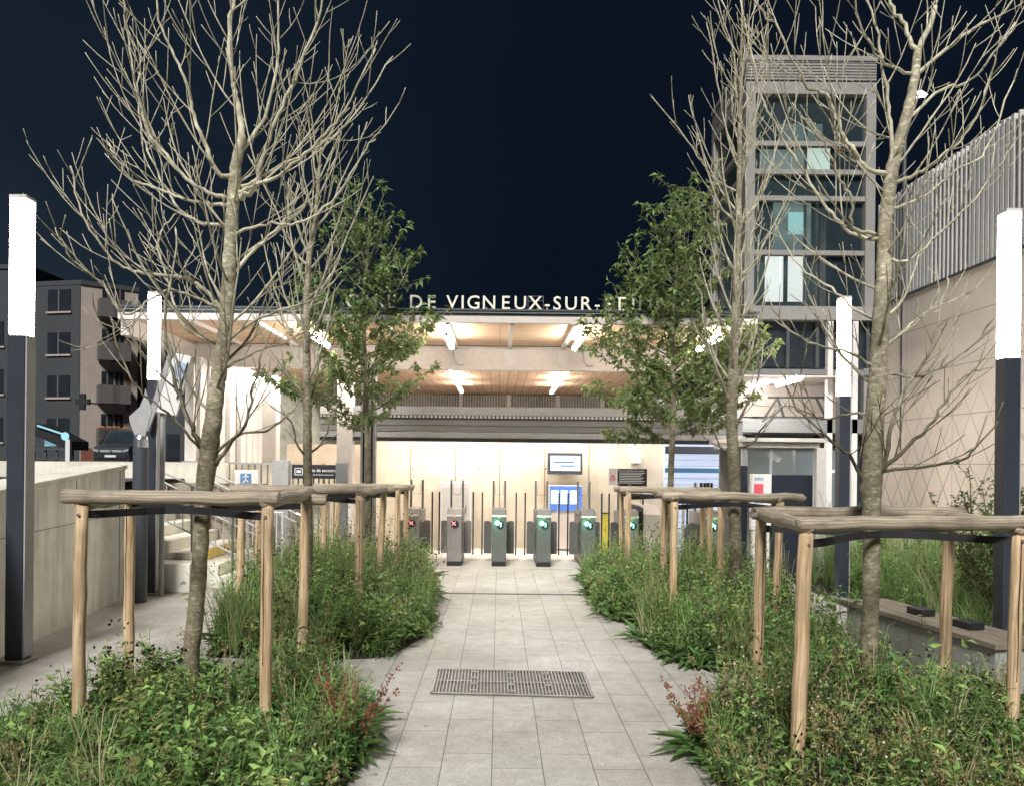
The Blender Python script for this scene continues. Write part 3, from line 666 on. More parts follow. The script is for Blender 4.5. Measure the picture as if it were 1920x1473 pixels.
# tube lamps under the outer canopy and rows inside
def tube_lamp(x, y0, y1, z, label, group, m='tube', parts=True):
    t = thing('tube_lamp', label, 'lamp', (x, (y0 + y1) / 2, z), group)
    MB().tube([(x, y0, z), (x, y1, z)], .042, 10).build('tube', M[m], t)
    if parts:
        MB().tube([(x, y0 - .03, z), (x, y0 - .002, z)], .030, 10).build('end_cap', M['white'], t)
        mb = MB()
        for yy in (y0 + .1, y1 - .1): mb.tube([(x, yy, z + .043), (x, yy, ZC - .0)], .006, 6)
        mb.build('hanger', M['grey'], t)
    return t
for k, (px, l) in enumerate([(600, 'lamp shining through the left leafy tree crown'), (843, 'lamp left of the middle roof beam'), (1084, 'lamp right of the middle roof beam'), (1326, 'lamp shining through the right leafy tree crown')]):
    x = W(px, 628, 11.4).x
    tube_lamp(x, 10.75, 11.9, 3.44, 'outer canopy tube ' + l, 'tube lamps under the outer canopy')
mb = MB()
for px in (855, 1099):   # cables clipped on the beam
    p = W(px, 672, YB); 
    tag(MB().tube([(p.x - .05, YB + .04, 3.52), (p.x - .03, YB + .04, 3.35), (p.x + .03, YB + .04, 3.28), (p.x + .13, YB + .04, 3.285)], .006, 6).build('lamp_cable', M['midgrey']),
        'thin cable curling down the white beam under the ' + ('left' if px < 900 else 'right') + ' canopy lamp', 'cable')
for sx, nm in ((-1, 'left'), (1, 'right')):
    for k, y in enumerate((13.9, 15.3, 16.7, 18.1)):
        x = sx * .93 if sx < 0 else 1.28
        tube_lamp(x, y, y + .75, 3.40, ['nearest', 'second', 'third', 'farthest'][k] + f' lamp in the inner {nm} ceiling row', 'tube lamps of the inner ceiling', 'tube2')
for k, (px, Y) in enumerate([(390, 13.4), (440, 13.0), (490, 13.6), (640, 15.0), (1440, 14.2), (1500, 13.6)]):
    x = W(px, 700, Y).x
    l = ['above the first slats of the left screen', 'above the left terrace behind the big bare tree', 'above the white column on the left', 'behind the crown of the left leafy tree',
         'under the white soffit left of the window truss', 'under the white soffit above the window truss'][k]
    tube_lamp(x, Y, Y + 1.1, 3.12 if px < 600 else 3.2, 'bright ceiling tube lamp ' + l, 'side tube lamps', 'tube3', False)

# roller shutter housing band
YS = 13.3
t = thing('roller_shutter', 'wide raised roller shutter housing with grey horizontal bands above the ticket gates', 'shutter', (.35, YS, 2.0))
xa, xb = W(600, 800, YS).x, W(1392, 800, YS).x
za, zb, zc, zd, ze = [W(950, y, YS).z for y in (763, 779, 784, 822, 828)]
MB().box(xa, xb, YS, YS + .25, zb, za).build('upper_band', M['grey'], t)
MB().box(xa, xb, YS + .02, YS + .2, zc, zb - .001).build('perforated_strip', M['perf'], t)
MB().box(xa, xb, YS - .02, YS + .3, zc - .028, zc - .001).build('drip_edge', M['black'], t)
hz = (zc - .03 - zd) / 3
for k in range(3): MB().box(xa, xb, YS - .005 * k, YS + .3, zd + hz * k + .008, zd + hz * (k + 1) - .001).build('housing_band', M['midgrey'] if k else M['grey'], t)
MB().box(xa, xb, YS + .05, YS + .28, zd - .001, zd + .007).build('seam', M['darkgrey'], t)
MB().box(xa, xb, YS - .03, YS + .32, ze, zd - .002).build('bottom_bar', M['black'], t)
# clerestory windows far inside
t = thing('clerestory_window', 'band of dark inner windows with fine bars below the far end of the ceiling', 'window', (0, 21.2, 2.6))
MB().box(-7, 7, 21.4, 21.5, 0, 3.56).build('back_panel', mat('dim_far_wall', (0.3, 0.28, 0.22), .7, var=.5, scale=1.2), t)
mb = MB()
for k in range(150): x = -5 + k * .075; mb.box(x - .010, x + .010, 21.2, 21.23, 2.7, 3.5)
mb.build('bars', M['slat'], t)
for px in (864, 954, 1046, 1130): x = W(px, 750, 21).x; MB().box(x - .05, x + .05, 21.0, 21.1, 2.6, 3.52).build('mullion', M['white'], t)
# back wall
YW = 15.0
t = thing('station_back_wall', 'brightly lit cream concrete panel wall behind the ticket gates', 'wall', (.3, YW, 0))
xa2, xb2 = W(702, 900, YW).x, W(1247, 900, YW).x
zt2 = W(950, 824, YW).z
MB().box(xa2, xb2, YW, YW + .25, .008, zt2).build('panels', M['backwall'], t)
mb = MB()
for px in (770, 854, 937, 1021, 1104): x = W(px, 900, YW).x; mb.box(x - .008, x + .008, YW - .003, YW - .0002, .05, zt2 - .01)
mb.build('joint', mat('wall_joint', (.22, .17, .12), .8), t)
mb = MB()
for px in (774, 834, 898, 961, 1023): p = W(px, 878, YW); mb.disc((p.x, YW - .001, p.z), .016, 10)
mb.build('tie_hole', M['midgrey'], t)
MB().box(-4.25, xa2 - .01, YW + .4, YW + .6, .008, 2.0).build('side_wall', M['backwall'], t)
for k, px in enumerate((790, 868, 950, 1035)):
    x = W(px, 830, YW - .3).x
    t = thing('wall_lamp', ['first', 'second', 'third', 'fourth'][k] + ' small lamp from the left along the top of the cream wall', 'lamp', (x, YW - .3, 2.0), 'lamps over the cream wall')
    MB().box(x - .35, x + .35, YW - .34, YW - .26, 2.20, 2.24).build('housing', M['white'], t)
    MB().tube([(x - .3, YW - .3, 2.16), (x + .3, YW - .3, 2.16)], .03, 8).build('tube', M['tube3'], t)
# louvred glazing right of the wall
t = thing('louvred_glazing', 'pale blue louvred glazing between the cream wall and the kiosk', 'window', (W(1305, 1000, 14.2).x, 14.2, 0))
a, b = W(1247, 824, 14.2), W(1400, 824, 14.2)
MB().box(a.x, b.x, 14.28, 14.3, .01, 2.2).build('pane', emis('pale_blue_pane', (.62, .74, 1.0), .75, (.45, .5, .58)), t)
mb = MB(); z = .25
while z < 2.15: mb.box(a.x, b.x, 14.2, 14.24, z, z + .014); z += .115
mb.build('louvres', M['slat'], t)
MB().box(a.x, b.x, 14.16, 14.198, 1.52, 1.60).build('dark_rail', M['signblue'], t)
MB().box(a.x, b.x, 14.16, 14.198, 1.86, 2.0).build('dark_band', M['navy2'], t)
# ---------------------------------------------------------------- things on the back wall
a, b = W(1027, 848, 14.7), W(1092, 889, 14.7)
t = thing('departures_screen', 'dark framed departures screen hanging on the cream wall', 'screen', ((a.x + b.x) / 2, 14.7, b.z))
MB().box(a.x, b.x, 14.7, 14.8, b.z, a.z).build('housing', M['navy2'], t, bevel=.006)
m_ = .055; MB().box(a.x + m_, b.x - m_ * .8, 14.69, 14.6995, b.z + .07, a.z - m_).build('display', M['screen'], t)
mb = MB(); text_into(mb, 'Vigneux-sur-Seine', .05, (a.x + .10, 14.686, a.z - .12), align='LEFT', bold=.001); 
for k, (x0, x1) in enumerate(((.12, .50), (.24, .52))): mb.box(a.x + x0, a.x + x1, 14.684, 14.6885, a.z - .19 - k * .07, a.z - .165 - k * .07)
mb.build('display_text', M['textblue'], t)
MB().box((a.x + b.x) / 2 - .05, (a.x + b.x) / 2 + .05, 14.801, 14.99, (a.z + b.z) / 2 - .05, (a.z + b.z) / 2 + .05).build('bracket', M['black'], t)
a, b = W(1030, 909, 14.6), W(1092, 957, 14.6)
t = thing('ticket_machine', 'ticket machine with glowing blue and white panels under the departures screen', 'ticket machine', ((a.x + b.x) / 2, 14.6, 0))
MB().box(a.x, b.x, 14.6, 14.95, .03, a.z).build('cabinet', M['soffit'], t, bevel=.01)
MB().box(a.x + .01, b.x - .01, 14.585, 14.599, b.z, a.z - .01).build('blue_frame', M['screenblue'], t)
for f0, f1 in ((.05, .28), (.34, .56), (.62, .86)):
    MB().box(a.x + (b.x - a.x) * f0, a.x + (b.x - a.x) * f1, 14.575, 14.584, b.z + .13, a.z - .09).build('lit_panel', M['screen'], t)
a, b = W(825, 903, 14.5), W(882, 1000, 14.5)
t = thing('white_cabinet', 'plain white cabinet against the cream wall behind the second gate', 'cabinet', ((a.x + b.x) / 2, 14.5, 0))
MB().box(a.x, b.x, 14.5, 14.9, .02, a.z).build('body', M['signwhite'], t, bevel=.01)
MB().box(a.x + .06, b.x - .06, 14.49, 14.4995, .4, a.z - .1).build('door', M['white'], t); MB().box(b.x - .1, b.x - .08, 14.47, 14.489, .7, .85).build('handle', M['midgrey'], t)
a, b = W(1158, 878, 14.0), W(1213, 911, 14.0)
t = thing('notice_board', 'dark blue notice board with rows of small white text right of the screen', 'sign', ((a.x + b.x) / 2, 14, b.z))
MB().box(a.x, b.x, 14, 14.03, b.z, a.z).build('board', M['signblack'], t)
mb = MB(); text_into(mb, 'Pour votre sécurité, à votre arrivée', .032, (a.x + .02, 13.997, a.z - .045), align='LEFT', bold=.0008)
for k in range(7): mb.box(a.x + .03, b.x - .04 - .09 * ((k * 37) % 5) / 5, 13.994, 13.9985, a.z - .08 - k * .03, a.z - .068 - k * .03)
mb.build('lettering', M['signwhite'], t)
MB().box(a.x + .1, a.x + .12, 14.031, 14.06, .01, b.z + .1).build('post', M['grey'], t); MB().box(b.x - .12, b.x - .1, 14.031, 14.06, .01, b.z + .1).build('post', M['grey'], t)
a, b = W(1141, 877, 14.0), W(1156.5, 909, 14.0)
t = thing('warning_sign', 'small white sign with a red warning triangle beside the notice board', 'sign', ((a.x + b.x) / 2, 14, b.z))
MB().box(a.x, b.x, 14, 14.03, b.z, a.z).build('board', M['signwhite'], t)
cx_, cz_ = (a.x + b.x) / 2, (a.z + b.z) / 2; mb = MB()
tri = [Vector((cx_ - .05, 13.996, cz_ - .05)), Vector((cx_ + .05, 13.996, cz_ - .05)), Vector((cx_, 13.996, cz_ + .045))]
for k in range(3): mb.bar(tri[k], tri[(k + 1) % 3], .010, .010, up=(0, 1, 0))
mb.box(cx_ - .005, cx_ + .005, 13.993, 13.998, cz_ - .02, cz_ + .02); mb.build('triangle', M['signred'], t)
a, b = W(1189, 848, 14.6), W(1206, 868, 14.6)
tag(MB().box(a.x, b.x, 14.8, 14.99, b.z, a.z).build('wall_box', M['signwhite'], bevel=.008), 'small white box fixed on the cream wall above the notice board', 'box')
a, b = W(1121, 962, 13.8), W(1146, 1028, 13.8)
t = thing('wet_floor_sign', 'yellow folding floor sign standing before the cream wall', 'sign', ((a.x + b.x) / 2, 13.8, 0))
zt_ = a.z
MB().prism([(a.x + .06, 13.7, .03), (b.x - .02, 13.7, .03), (b.x - .06, 13.8, zt_), (a.x + .09, 13.8, zt_)], (0, .015, 0)).build('front_leaf', M['yellowcab'], t)
MB().prism([(a.x + .06, 14.0, .03), (b.x - .02, 14.0, .03), (b.x - .06, 13.83, zt_), (a.x + .09, 13.83, zt_)], (0, .015, 0)).build('rear_leaf', M['yellowcab'], t)
MB().box(a.x + .08, b.x - .05, 13.79, 13.85, zt_ + .001, zt_ + .02).build('handle', M['black'], t)

# ---------------------------------------------------------------- ticket gates
def ticket_gate(x, yf, body, lit, kind, label, wide=.235, tall=.93):
    t = thing('ticket_gate', label, 'ticket gate', (x, yf, 0.008), 'ticket gates across the station entrance')
    w = wide / 2; z0 = .008; D = 1.15
    MB().box(x - w + .004, x + w - .004, yf + .01, yf + D, z0, z0 + .065).build('plinth', M['black'], t)
    # cabinet: flat front, sloping reader head
    mb = MB(); prof = [(yf, z0 + .067), (yf, tall - .09), (yf + .05, tall - .02), (yf + .30, tall), (yf + .36, tall - .06), (yf + D, tall - .06), (yf + D, z0 + .067)]
    mb.prism([(x - w, y, z) for y, z in prof], (wide, 0, 0)); mb.build('cabinet', body, t, bevel=.016)
    MB().box(x - w + .002, x + w - .002, yf - .006, yf - .0005, tall - .13, tall - .10).build('light_strip', M['signwhite'], t)
    MB().disc((x, yf - .007, tall - .125), .024, 16).build('card_target', M['palecard'], t)
    cz = tall - .255
    MB().disc((x + .012, yf - .002, cz), .062, 24, th=.012).build('indicator_disc', M['black'], t)
    if kind == 'go':
        mb = MB().disc((x - .03, yf - .016, cz + .028), .036, 16); mb.build('green_arrow', M['green_lit'], t)
        mb = MB().box(x + .017, x + .036, yf - .022, yf - .015, cz - .035, cz + .035); mb.build('lit_bar', M['cyan_lit'], t)
    else:
        mb = MB(); c = Vector((x - .005, yf - .018, cz + .012)); d_ = .028
        mb.bar(c + Vector((-d_, 0, -d_)), c + Vector((d_, 0, d_)), .006, .014, up=(0, 1, 0)); mb.bar(c + Vector((-d_, -.003, d_)), c + Vector((d_, -.003, -d_)), .006, .014, up=(0, 1, 0))
        mb.build('red_cross', M['red_lit'], t)
    # light thrown by the lit indicator
    ld = bpy.data.lights.new('indicator_glow', 'POINT'); ld.energy = 1.1 if kind == 'go' else .12; ld.color = (.1, 1, .5) if kind == 'go' else (1, .1, .1); ld.shadow_soft_size = .03
    lo_ = bpy.data.objects.new('indicator_glow', ld); C.objects.link(lo_); lo_.parent = t; lo_.location = (-.04, -.085, cz + .03 - .008)
    for s in (-1, 1):
        xu = x + s * .098
        MB().box(xu - .017, xu + .017, yf + .75, yf + .79, tall - .055, 1.36).build('upright', M['midgrey'], t)
        # swinging paddle with a rounded shoulder and glass wing
        px0, px1 = x + s * (w + .008), x + s * (w + .135); ym = yf + .55
        pts = [(px0, ym, .15), (px0, ym, .66)] + [(px0 + (px1 - px0) * (k / 6), ym, .66 + .035 * math.sin(math.pi * (k / 6) * .75 + .2)) for k in range(1, 7)] + [(px1, ym, .15)]
        MB().prism(pts, (0, .05, 0)).build('paddle', M['paddle'] if kind == 'go' else M['cab_lit'], t)
        xe = x + s * (w + .165)
        MB().box(xe - .011, xe + .011, ym - .01, ym + .03, .13, 1.17).build('wing_edge', M['black'], t)
        MB().box(min(px1, xe) + .002, max(px1, xe) - .012, ym + .012, ym + .018, .2, 1.16).build('glass_wing', M['wing'], t)
    mb = MB(); 
    for a_, b_ in (((-.065, 1.30), (-.065, 1.12)), ((-.065, 1.12), (.065, 1.12)), ((.065, 1.12), (.065, 1.30))): mb.bar((x + a_[0], yf + .77, a_[1]), (x + b_[0], yf + .77, b_[1]), .005, .005)
    mb.build('wire_guard', M['darkgrey'], t)
    return t
gates = [(771, 'go0', 'leftmost gate, red cross, half hidden by the left timber posts'), (851, 'stop', 'second gate from the left, lighter lit cabinet with a red cross'),
         (935, 'go', 'dark gate in the middle of the path with a green arrow light'), (1019, 'go', 'green lit gate just right of the middle one'),
         (1103, 'go', 'green lit gate left of the yellow floor sign'), (1184, 'go', 'pale gate with green light behind the right timber posts'),
         (1338, 'go', 'rightmost gate, green light seen beside the right bare tree')]
for px, kind, lab in gates:
    p = G(px, 1062 + (px - 935) * .012)
    ticket_gate(p.x, 12.25, M['cabdark'] if 900 < px < 1110 else M['cab_lit'], None, 'go' if kind == 'go' else 'stop', lab)
# wide pale cabinet between the last gates
p = W(1221, 1000, 12.25)
t = thing('gate_end_cabinet', 'wide plain pale cabinet between the two rightmost gates', 'cabinet', (p.x, 12.25, .008))
mb = MB(); prof = [(12.25, .07), (12.25, .86), (12.5, .99), (13.3, .99), (13.3, .07)]
mb.prism([(p.x - .13, y, z) for y, z in prof], (.28, 0, 0)); mb.build('body', M['soffit'], t, bevel=.006)
MB().box(p.x - .12, p.x + .14, 12.27, 13.28, .008, .068).build('plinth', M['black'], t)
MB().box(p.x - .145, p.x - .132, 12.24, 13.3, .008, .97).build('edge_trim', M['black'], t)
# tall rounded gate panel right
p = W(1300, 1040, 12.6)
t = thing('wide_gate', 'wide accessible gate with a rounded grey panel left of the right bare tree', 'ticket gate', (p.x, 12.6, .008))
pts = [(p.x - .14, 12.6, .1)] + [(p.x + .14 * -math.cos(math.pi * k / 10), 12.6, .60 + .10 * math.sin(math.pi * k / 10)) for k in range(11)] + [(p.x + .14, 12.6, .1)]
MB().prism(pts, (0, .05, 0)).build('panel', M['midgrey'], t)
for s in (-1, 1): MB().box(p.x + s * .17 - .015, p.x + s * .17 + .015, 12.58, 12.66, .008, 1.2).build('upright', M['slat'], t)
for px, l in ((1318, 'left'), (1331, 'right')):
    q = W(px, 910, 12.9)
    tt = thing('pictogram_sign', f'small black and white pictogram plate, {l} one of the pair near the accessible gate', 'sign', (q.x, 12.9, q.z - .06))
    MB().box(q.x - .05, q.x + .05, 12.9, 12.92, q.z - .05, q.z + .05).build('board', M['signblack'], tt)
    mb = MB().disc((q.x, 12.897, q.z + .028), .011, 10); mb.bar((q.x, 12.894, q.z + .018), (q.x, 12.894, q.z - .01), .004, .016, up=(1, 0, 0)); mb.bar((q.x, 12.894, q.z - .008), (q.x + (.025 if l == 'left' else -.025), 12.894, q.z - .035), .004, .012, up=(1, 0, 0)); mb.build('figure', M['signwhite'], tt)
    MB().box(q.x - .012, q.x + .012, 12.921, 12.94, .008, q.z).build('stem', M['slat'], tt)

# ---------------------------------------------------------------- right side: lower block, kiosk, tower
t = thing('side_building', 'dark glazed lower building with grey bands between station roof and beige wall', 'building', (6.5, 14.0, 0))
Yb = 14.0
def rb(x0, y0, x1, y1, Y, d, nm, m, par, **k):
    a, b = W(x0, y0, Y), W(x1, y1, Y); MB().box(a.x, b.x, Y, Y + d, b.z, a.z).build(nm, m, par, **k)
rb(1395, 573, 1648, 601, Yb, 1.5, 'upper_band', M['beige_fin'], t)
rb(1410, 603, 1640, 690, Yb + .2, .05, 'window', M['darkglass'], t)
for px in (1420, 1475, 1530, 1585, 1625): rb(px, 602, px + 5, 690, Yb + .13, .06, 'mullion', M['darkgrey'], t)
rb(1385, 691, 1648, 704, Yb + .05, .6, 'middle_band', M['midgrey'], t)
a, b = W(1385, 706, Yb), W(1570, 706, Yb); MB().box(a.x, b.x, Yb - .3, Yb + 2, a.z - .03, a.z).build('soffit', M['soffit'], t)
rb(1385, 708, 1580, 782, Yb + 1.2, .05, 'bright_wall', M['soffit'], t)
mb = MB()
for x0, y0, x1, y1 in ((1440, 745, 1556, 745), (1434, 782, 1556, 782), (1434, 782, 1458, 745), (1458, 745, 1470, 782), (1545, 745, 1556, 782), (1530, 745, 1548, 782)): mb.bar(W(x0, y0, Yb + .4), W(x1, y1, Yb + .4), .03, .04)
mb.build('truss', M['darkgrey'], t)
rb(1385, 783, 1648, 812, Yb, .5, 'lower_band', M['midgrey'], t)
rb(1395, 813, 1648, 1060, Yb + .35, .05, 'lower_glazing', M['darkglass'], t)
for px in (1553, 1600, 1642): rb(px, 602, px + 5, 1066, Yb + .0, .12, 'frame_post', M['slat'], t)
rb(1555, 880, 1610, 886, Yb + .1, .08, 'transom', M['slat'], t)
# kiosk
Yk = 11.4
a, b = W(1385, 820, Yk), W(1549, 829, Yk)
t = thing('glass_kiosk', 'small glazed kiosk with a white flat roof and white corner post', 'kiosk', ((a.x + b.x) / 2, Yk, 0))
MB().box(a.x, b.x, Yk - .1, Yk + 1.6, b.z, a.z).build('roof', M['white'], t, bevel=.006)
MB().box(a.x + .05, b.x - .1, Yk - .02, Yk + 1.5, b.z - .08, b.z - .002).build('roof_beam', M['white'], t)
p0, p1 = W(1529, 900, Yk), W(1546, 900, Yk)
MB().box(p0.x, p1.x, Yk - .04, Yk + .1, 0, b.z - .083).build('corner_post', M['white'], t, bevel=.006)
p0 = W(1400, 900, Yk); MB().box(p0.x - .06, p0.x + .02, Yk + .02, Yk + .1, 0, b.z - .083).build('frame_post', M['grey'], t)
p2 = W(1448, 850, Yk); MB().box(p2.x - .01, p2.x + .02, Yk + .05, Yk + .09, 0, b.z - .083).build('frame_post', M['grey'], t)
MB().box(p0.x + .03, p1.x - .1, Yk + .03, Yk + .045, .1, b.z - .09).build('pane', M['glass'], t)
MB().box(p1.x - .02, p1.x + .5, Yk + .12, Yk + .135, .1, 1.9).build('side_pane', M['glass'], t)
MB().box(p0.x, p1.x + .1, Yk + 1.4, Yk + 1.45, 0, b.z - .09).build('rear_panel', M['beige_fin'], t)
c = W(1452, 857, Yk + .3); t2 = thing('security_camera', 'white box camera under the kiosk roof', 'camera', c)
MB().bar(c + Vector((-.08, 0, .07)), c + Vector((.05, -.1, -.04)), .07, .08).build('housing', M['signwhite'], t2); MB().tube([c + Vector((0, .03, .05)), c + Vector((0, .05, .20))], .012, 8).build('arm', M['white'], t2)
rb_t = thing('black_panel', 'tall plain black blue panel standing in front of the kiosk', 'panel', (W(1487, 1100, 10.9).x, 10.9, 0))
a, b = W(1449, 889, 10.9), W(1524, 889, 10.9)
MB().box(a.x, b.x, 10.9, 11.1, .02, a.z).build('body', M['blackpanel'], rb_t, bevel=.006); MB().box(a.x + .02, b.x - .02, 10.92, 11.08, 0, .019).build('foot', M['black'], rb_t)
a, b = W(1385, 872, 11.2), W(1402, 872, 11.2)
t = thing('narrow_black_panel', 'narrow black panel just right of the right bare tree trunk', 'panel', ((a.x + b.x) / 2, 11.2, 0))
MB().box(a.x, b.x, 11.2, 11.35, .02, a.z).build('body', M['blackpanel'], t, bevel=.005); MB().box(a.x + .02, b.x - .02, 11.22, 11.33, 0, .019).build('foot', M['black'], t)
a, b = W(1410, 888, 10.85), W(1447, 888, 10.85)
t = thing('information_panel', 'white information panel with a red block beside the tall black panel', 'sign', ((a.x + b.x) / 2, 10.85, 0))
MB().box(a.x, b.x, 10.85, 10.95, .75, a.z).build('board', M['signwhite'], t, bevel=.004)
MB().box(a.x + .03, a.x + .16, 10.842, 10.8495, 1.22, 1.40).build('red_block', M['signred'], t)
mb = MB(); text_into(mb, 'INFO', .055, (a.x + .035, 10.847, 1.45), align='LEFT', bold=.001)
for k in range(4): mb.box(a.x + .03, a.x + .2 - .02 * k, 10.843, 10.849, 1.17 - .035 * k, 1.18 - .035 * k)
mb.build('lettering', M['signblue'], t)
MB().box(a.x + .02, a.x + .06, 10.86, 10.94, 0, .749).build('leg', M['white'], t); MB().box(b.x - .06, b.x - .02, 10.86, 10.94, 0, .749).build('leg', M['white'], t)

# lift tower
Yt = 16.0; XA, XB = W(1396, 500, Yt).x, W(1640, 500, Yt).x; zT = W(1500, 105, Yt).z; DT = 2.6
t = thing('lift_tower', 'tall glazed lift tower with louvred top rising behind the right trees', 'tower', ((XA + XB) / 2, Yt, 0))
zl = W(1500, 176, Yt).z
wx = .20
for x0 in (XA, XB - wx):
    for y0 in (Yt, Yt + DT - wx): MB().box(x0, x0 + wx, y0, y0 + wx, 0, zl - .001).build('corner_column', M['beige_fin'], t)
MB().box(XA, XB, Yt, Yt + DT, zl, zl + .25).build('ring_beam', M['beige_fin'], t)
n = 7; hh = (zT - zl - .36) / n
for k in range(n):
    z = zl + .27 + k * hh
    MB().box(XA + .0, XB - .0, Yt + .0, Yt + DT, z + hh * .35, z + hh).build('louvre', M['beige_fin'], t)
MB().box(XA + .05, XB - .05, Yt + .05, Yt + DT - .05, zl + .251, zT - .101).build('plant_core', M['black'], t)
MB().box(XA - .02, XB + .02, Yt - .02, Yt + DT + .02, zT - .1, zT).build('roof_cap', M['beige_fin'], t)
zs = [W(1500, y, Yt).z for y in (268, 321, 371, 473, 578)]
for z in zs: MB().box(XA + wx, XB - wx, Yt + .03, Yt + .13, z - .05, z + .05).build('mullion', M['beige_fin'], t); MB().box(XA + .03, XA + .13, Yt + wx, Yt + DT - wx, z - .05, z + .05).build('mullion', M['beige_fin'], t)
MB().box(XA + wx, XB - wx, Yt + .14, Yt + .15, .1, zl - .01).build('front_glazing', M['towerglass'], t)
MB().box(XA + .14, XA + .15, Yt + wx, Yt + DT - wx, .1, zl - .01).build('side_glazing', M['towerglass'], t)
MB().box(XA + .2, XB - .15, Yt + DT - .2, Yt + DT - .15, .1, zl - .01).build('rear_panel', M['teal_dim'], t)
def lit(x0, y0, x1, y1, s, c, nm, d=.9):
    a, b = W(x0, y0, Yt + d), W(x1, y1, Yt + d)
    MB().box(a.x, b.x, Yt + d, Yt + d + .02, b.z, a.z).build(nm, emis(nm, c, s * 3.6, (.3, .35, .33)), t)
lit(1460, 232, 1542, 266, .10, (.5, .75, .72), 'lit_landing'); lit(1510, 278, 1556, 327, .42, (.70, .9, .78), 'lift_car_panel'); lit(1425, 280, 1508, 322, .10, (.5, .75, .70), 'lit_landing')
lit(1450, 380, 1520, 470, .07, (.45, .8, .75), 'lit_landing'); lit(1478, 398, 1510, 440, .35, (.45, .85, .85), 'landing_lamp'); lit(1424, 178, 1560, 184, .25, (.7, .8, .75), 'header_light')
lit(1462, 481, 1468, 566, .5, (.85, .92, .9), 'white_panel'); lit(1435, 481, 1464, 566, .55, (.85, .92, .88), 'white_panel'); lit(1478, 481, 1511, 566, .5, (.85, .92, .88), 'white_panel')
MB().box(XB - .75, XB - .68, Yt + 1.2, Yt + 1.27, .2, zl - .1).build('guide_rail', M['midgrey'], t); MB().box(XA + 1.55, XA + 1.6, Yt + .8, Yt + .85, .2, zl - .1).build('guide_rail', M['midgrey'], t)
# spot lamp on a mast
p = W(1722, 183, 15.0)
t = thing('floodlight_mast', 'slim mast with a bright floodlight above the grey slat fence', 'floodlight', (p.x, 15.3, 7.0))
MB().tube([(p.x - .1, 15.3, 2), (p.x - .1, 15.3, p.z)], .04, 8).build('mast', M['darkgrey'], t)
MB().tube([(p.x - .1, 15.3, p.z), (p.x, 15.0, p.z + .05)], .03, 8).build('arm', M['darkgrey'], t)
MB().prism([(p.x - .16, 14.92, p.z - .03), (p.x + .14, 14.92, p.z + .02), (p.x + .02, 14.92, p.z + .10), (p.x - .12, 14.92, p.z + .06)], (0, .1, 0)).build('lens', emis('floodlight_lens', (.95, 1, .98), 12), t)

# right hand wall with vertical slat fence on top
t = thing('beige_wall', 'long beige wall scored with tall triangles on the right', 'wall', (8.0, 12.0, 0))
MB().box(8.0, 8.4, 3, 16.6, 0, 5.02).build('panels', M['lattice'], t)
MB().box(7.97, 8.45, 3, 16.6, 5.022, 5.06).build('top_flashing', M['darkgrey'], t)
t = thing('slat_fence', 'tall grey vertical slat fence on top of the beige wall', 'fence', (8.2, 12.0, 5.06))
mb = MB(); y = 3.0; k = 0
while y < 16.6:
    w = .045 if (k // 9) % 2 else .10
    mb.box(8.12, 8.20, y, y + w * .8, 5.062, 7.28); y += (.13 if w < .08 else .125); k += 1
mb.build('slats', M['slat'], t)
mb = MB()
for z in (5.25, 6.2, 7.1): mb.box(8.205, 8.25, 3, 16.6, z, z + .06)
mb.build('rails', M['midgrey'], t)
for y in np.arange(3.2, 16.6, 2.1): MB().box(8.251, 8.33, y, y + .08, 5.062, 7.25).build('post', M['midgrey'], t)

# ---------------------------------------------------------------- concrete bench
e0, e1 = W(1592, 1127, 7.0), W(1849, 1196, 5.4)
A = Vector((3.18, 7.05, 0)); B = Vector((3.45, 5.35, 0)); dd = (B - A).normalized(); nn = Vector((-dd.y, dd.x, 0)) 
if nn.x < 0: nn = -nn
t = thing('concrete_bench', 'long grey concrete bench with wooden slat top beside the right planting bed', 'bench', (A + B) / 2)
def obox(mb, A, B, n, off0, off1, z0, z1):
    q = [A + n * off0, B + n * off0, B + n * off1, A + n * off1]
    mb.prism([Vector((p.x, p.y, z0)) for p in q], (0, 0, z1 - z0)); return mb
obox(MB(), A, B, nn, .03, .42, 0, .39).build('base', M['benchbase'], t, bevel=.008)
for k in range(4): obox(MB(), A - dd * .03, B + dd * .03, nn, k * .115, k * .115 + .108, .392, .432).build('slat', M['benchwood'], t, bevel=.004)
for f in (.42, .72):
    c = A.lerp(B, f); obox(MB(), c - dd * .09, c + dd * .09, nn, .16, .29, .433, .49).build('seat_block', M['black'], t, bevel=.006)

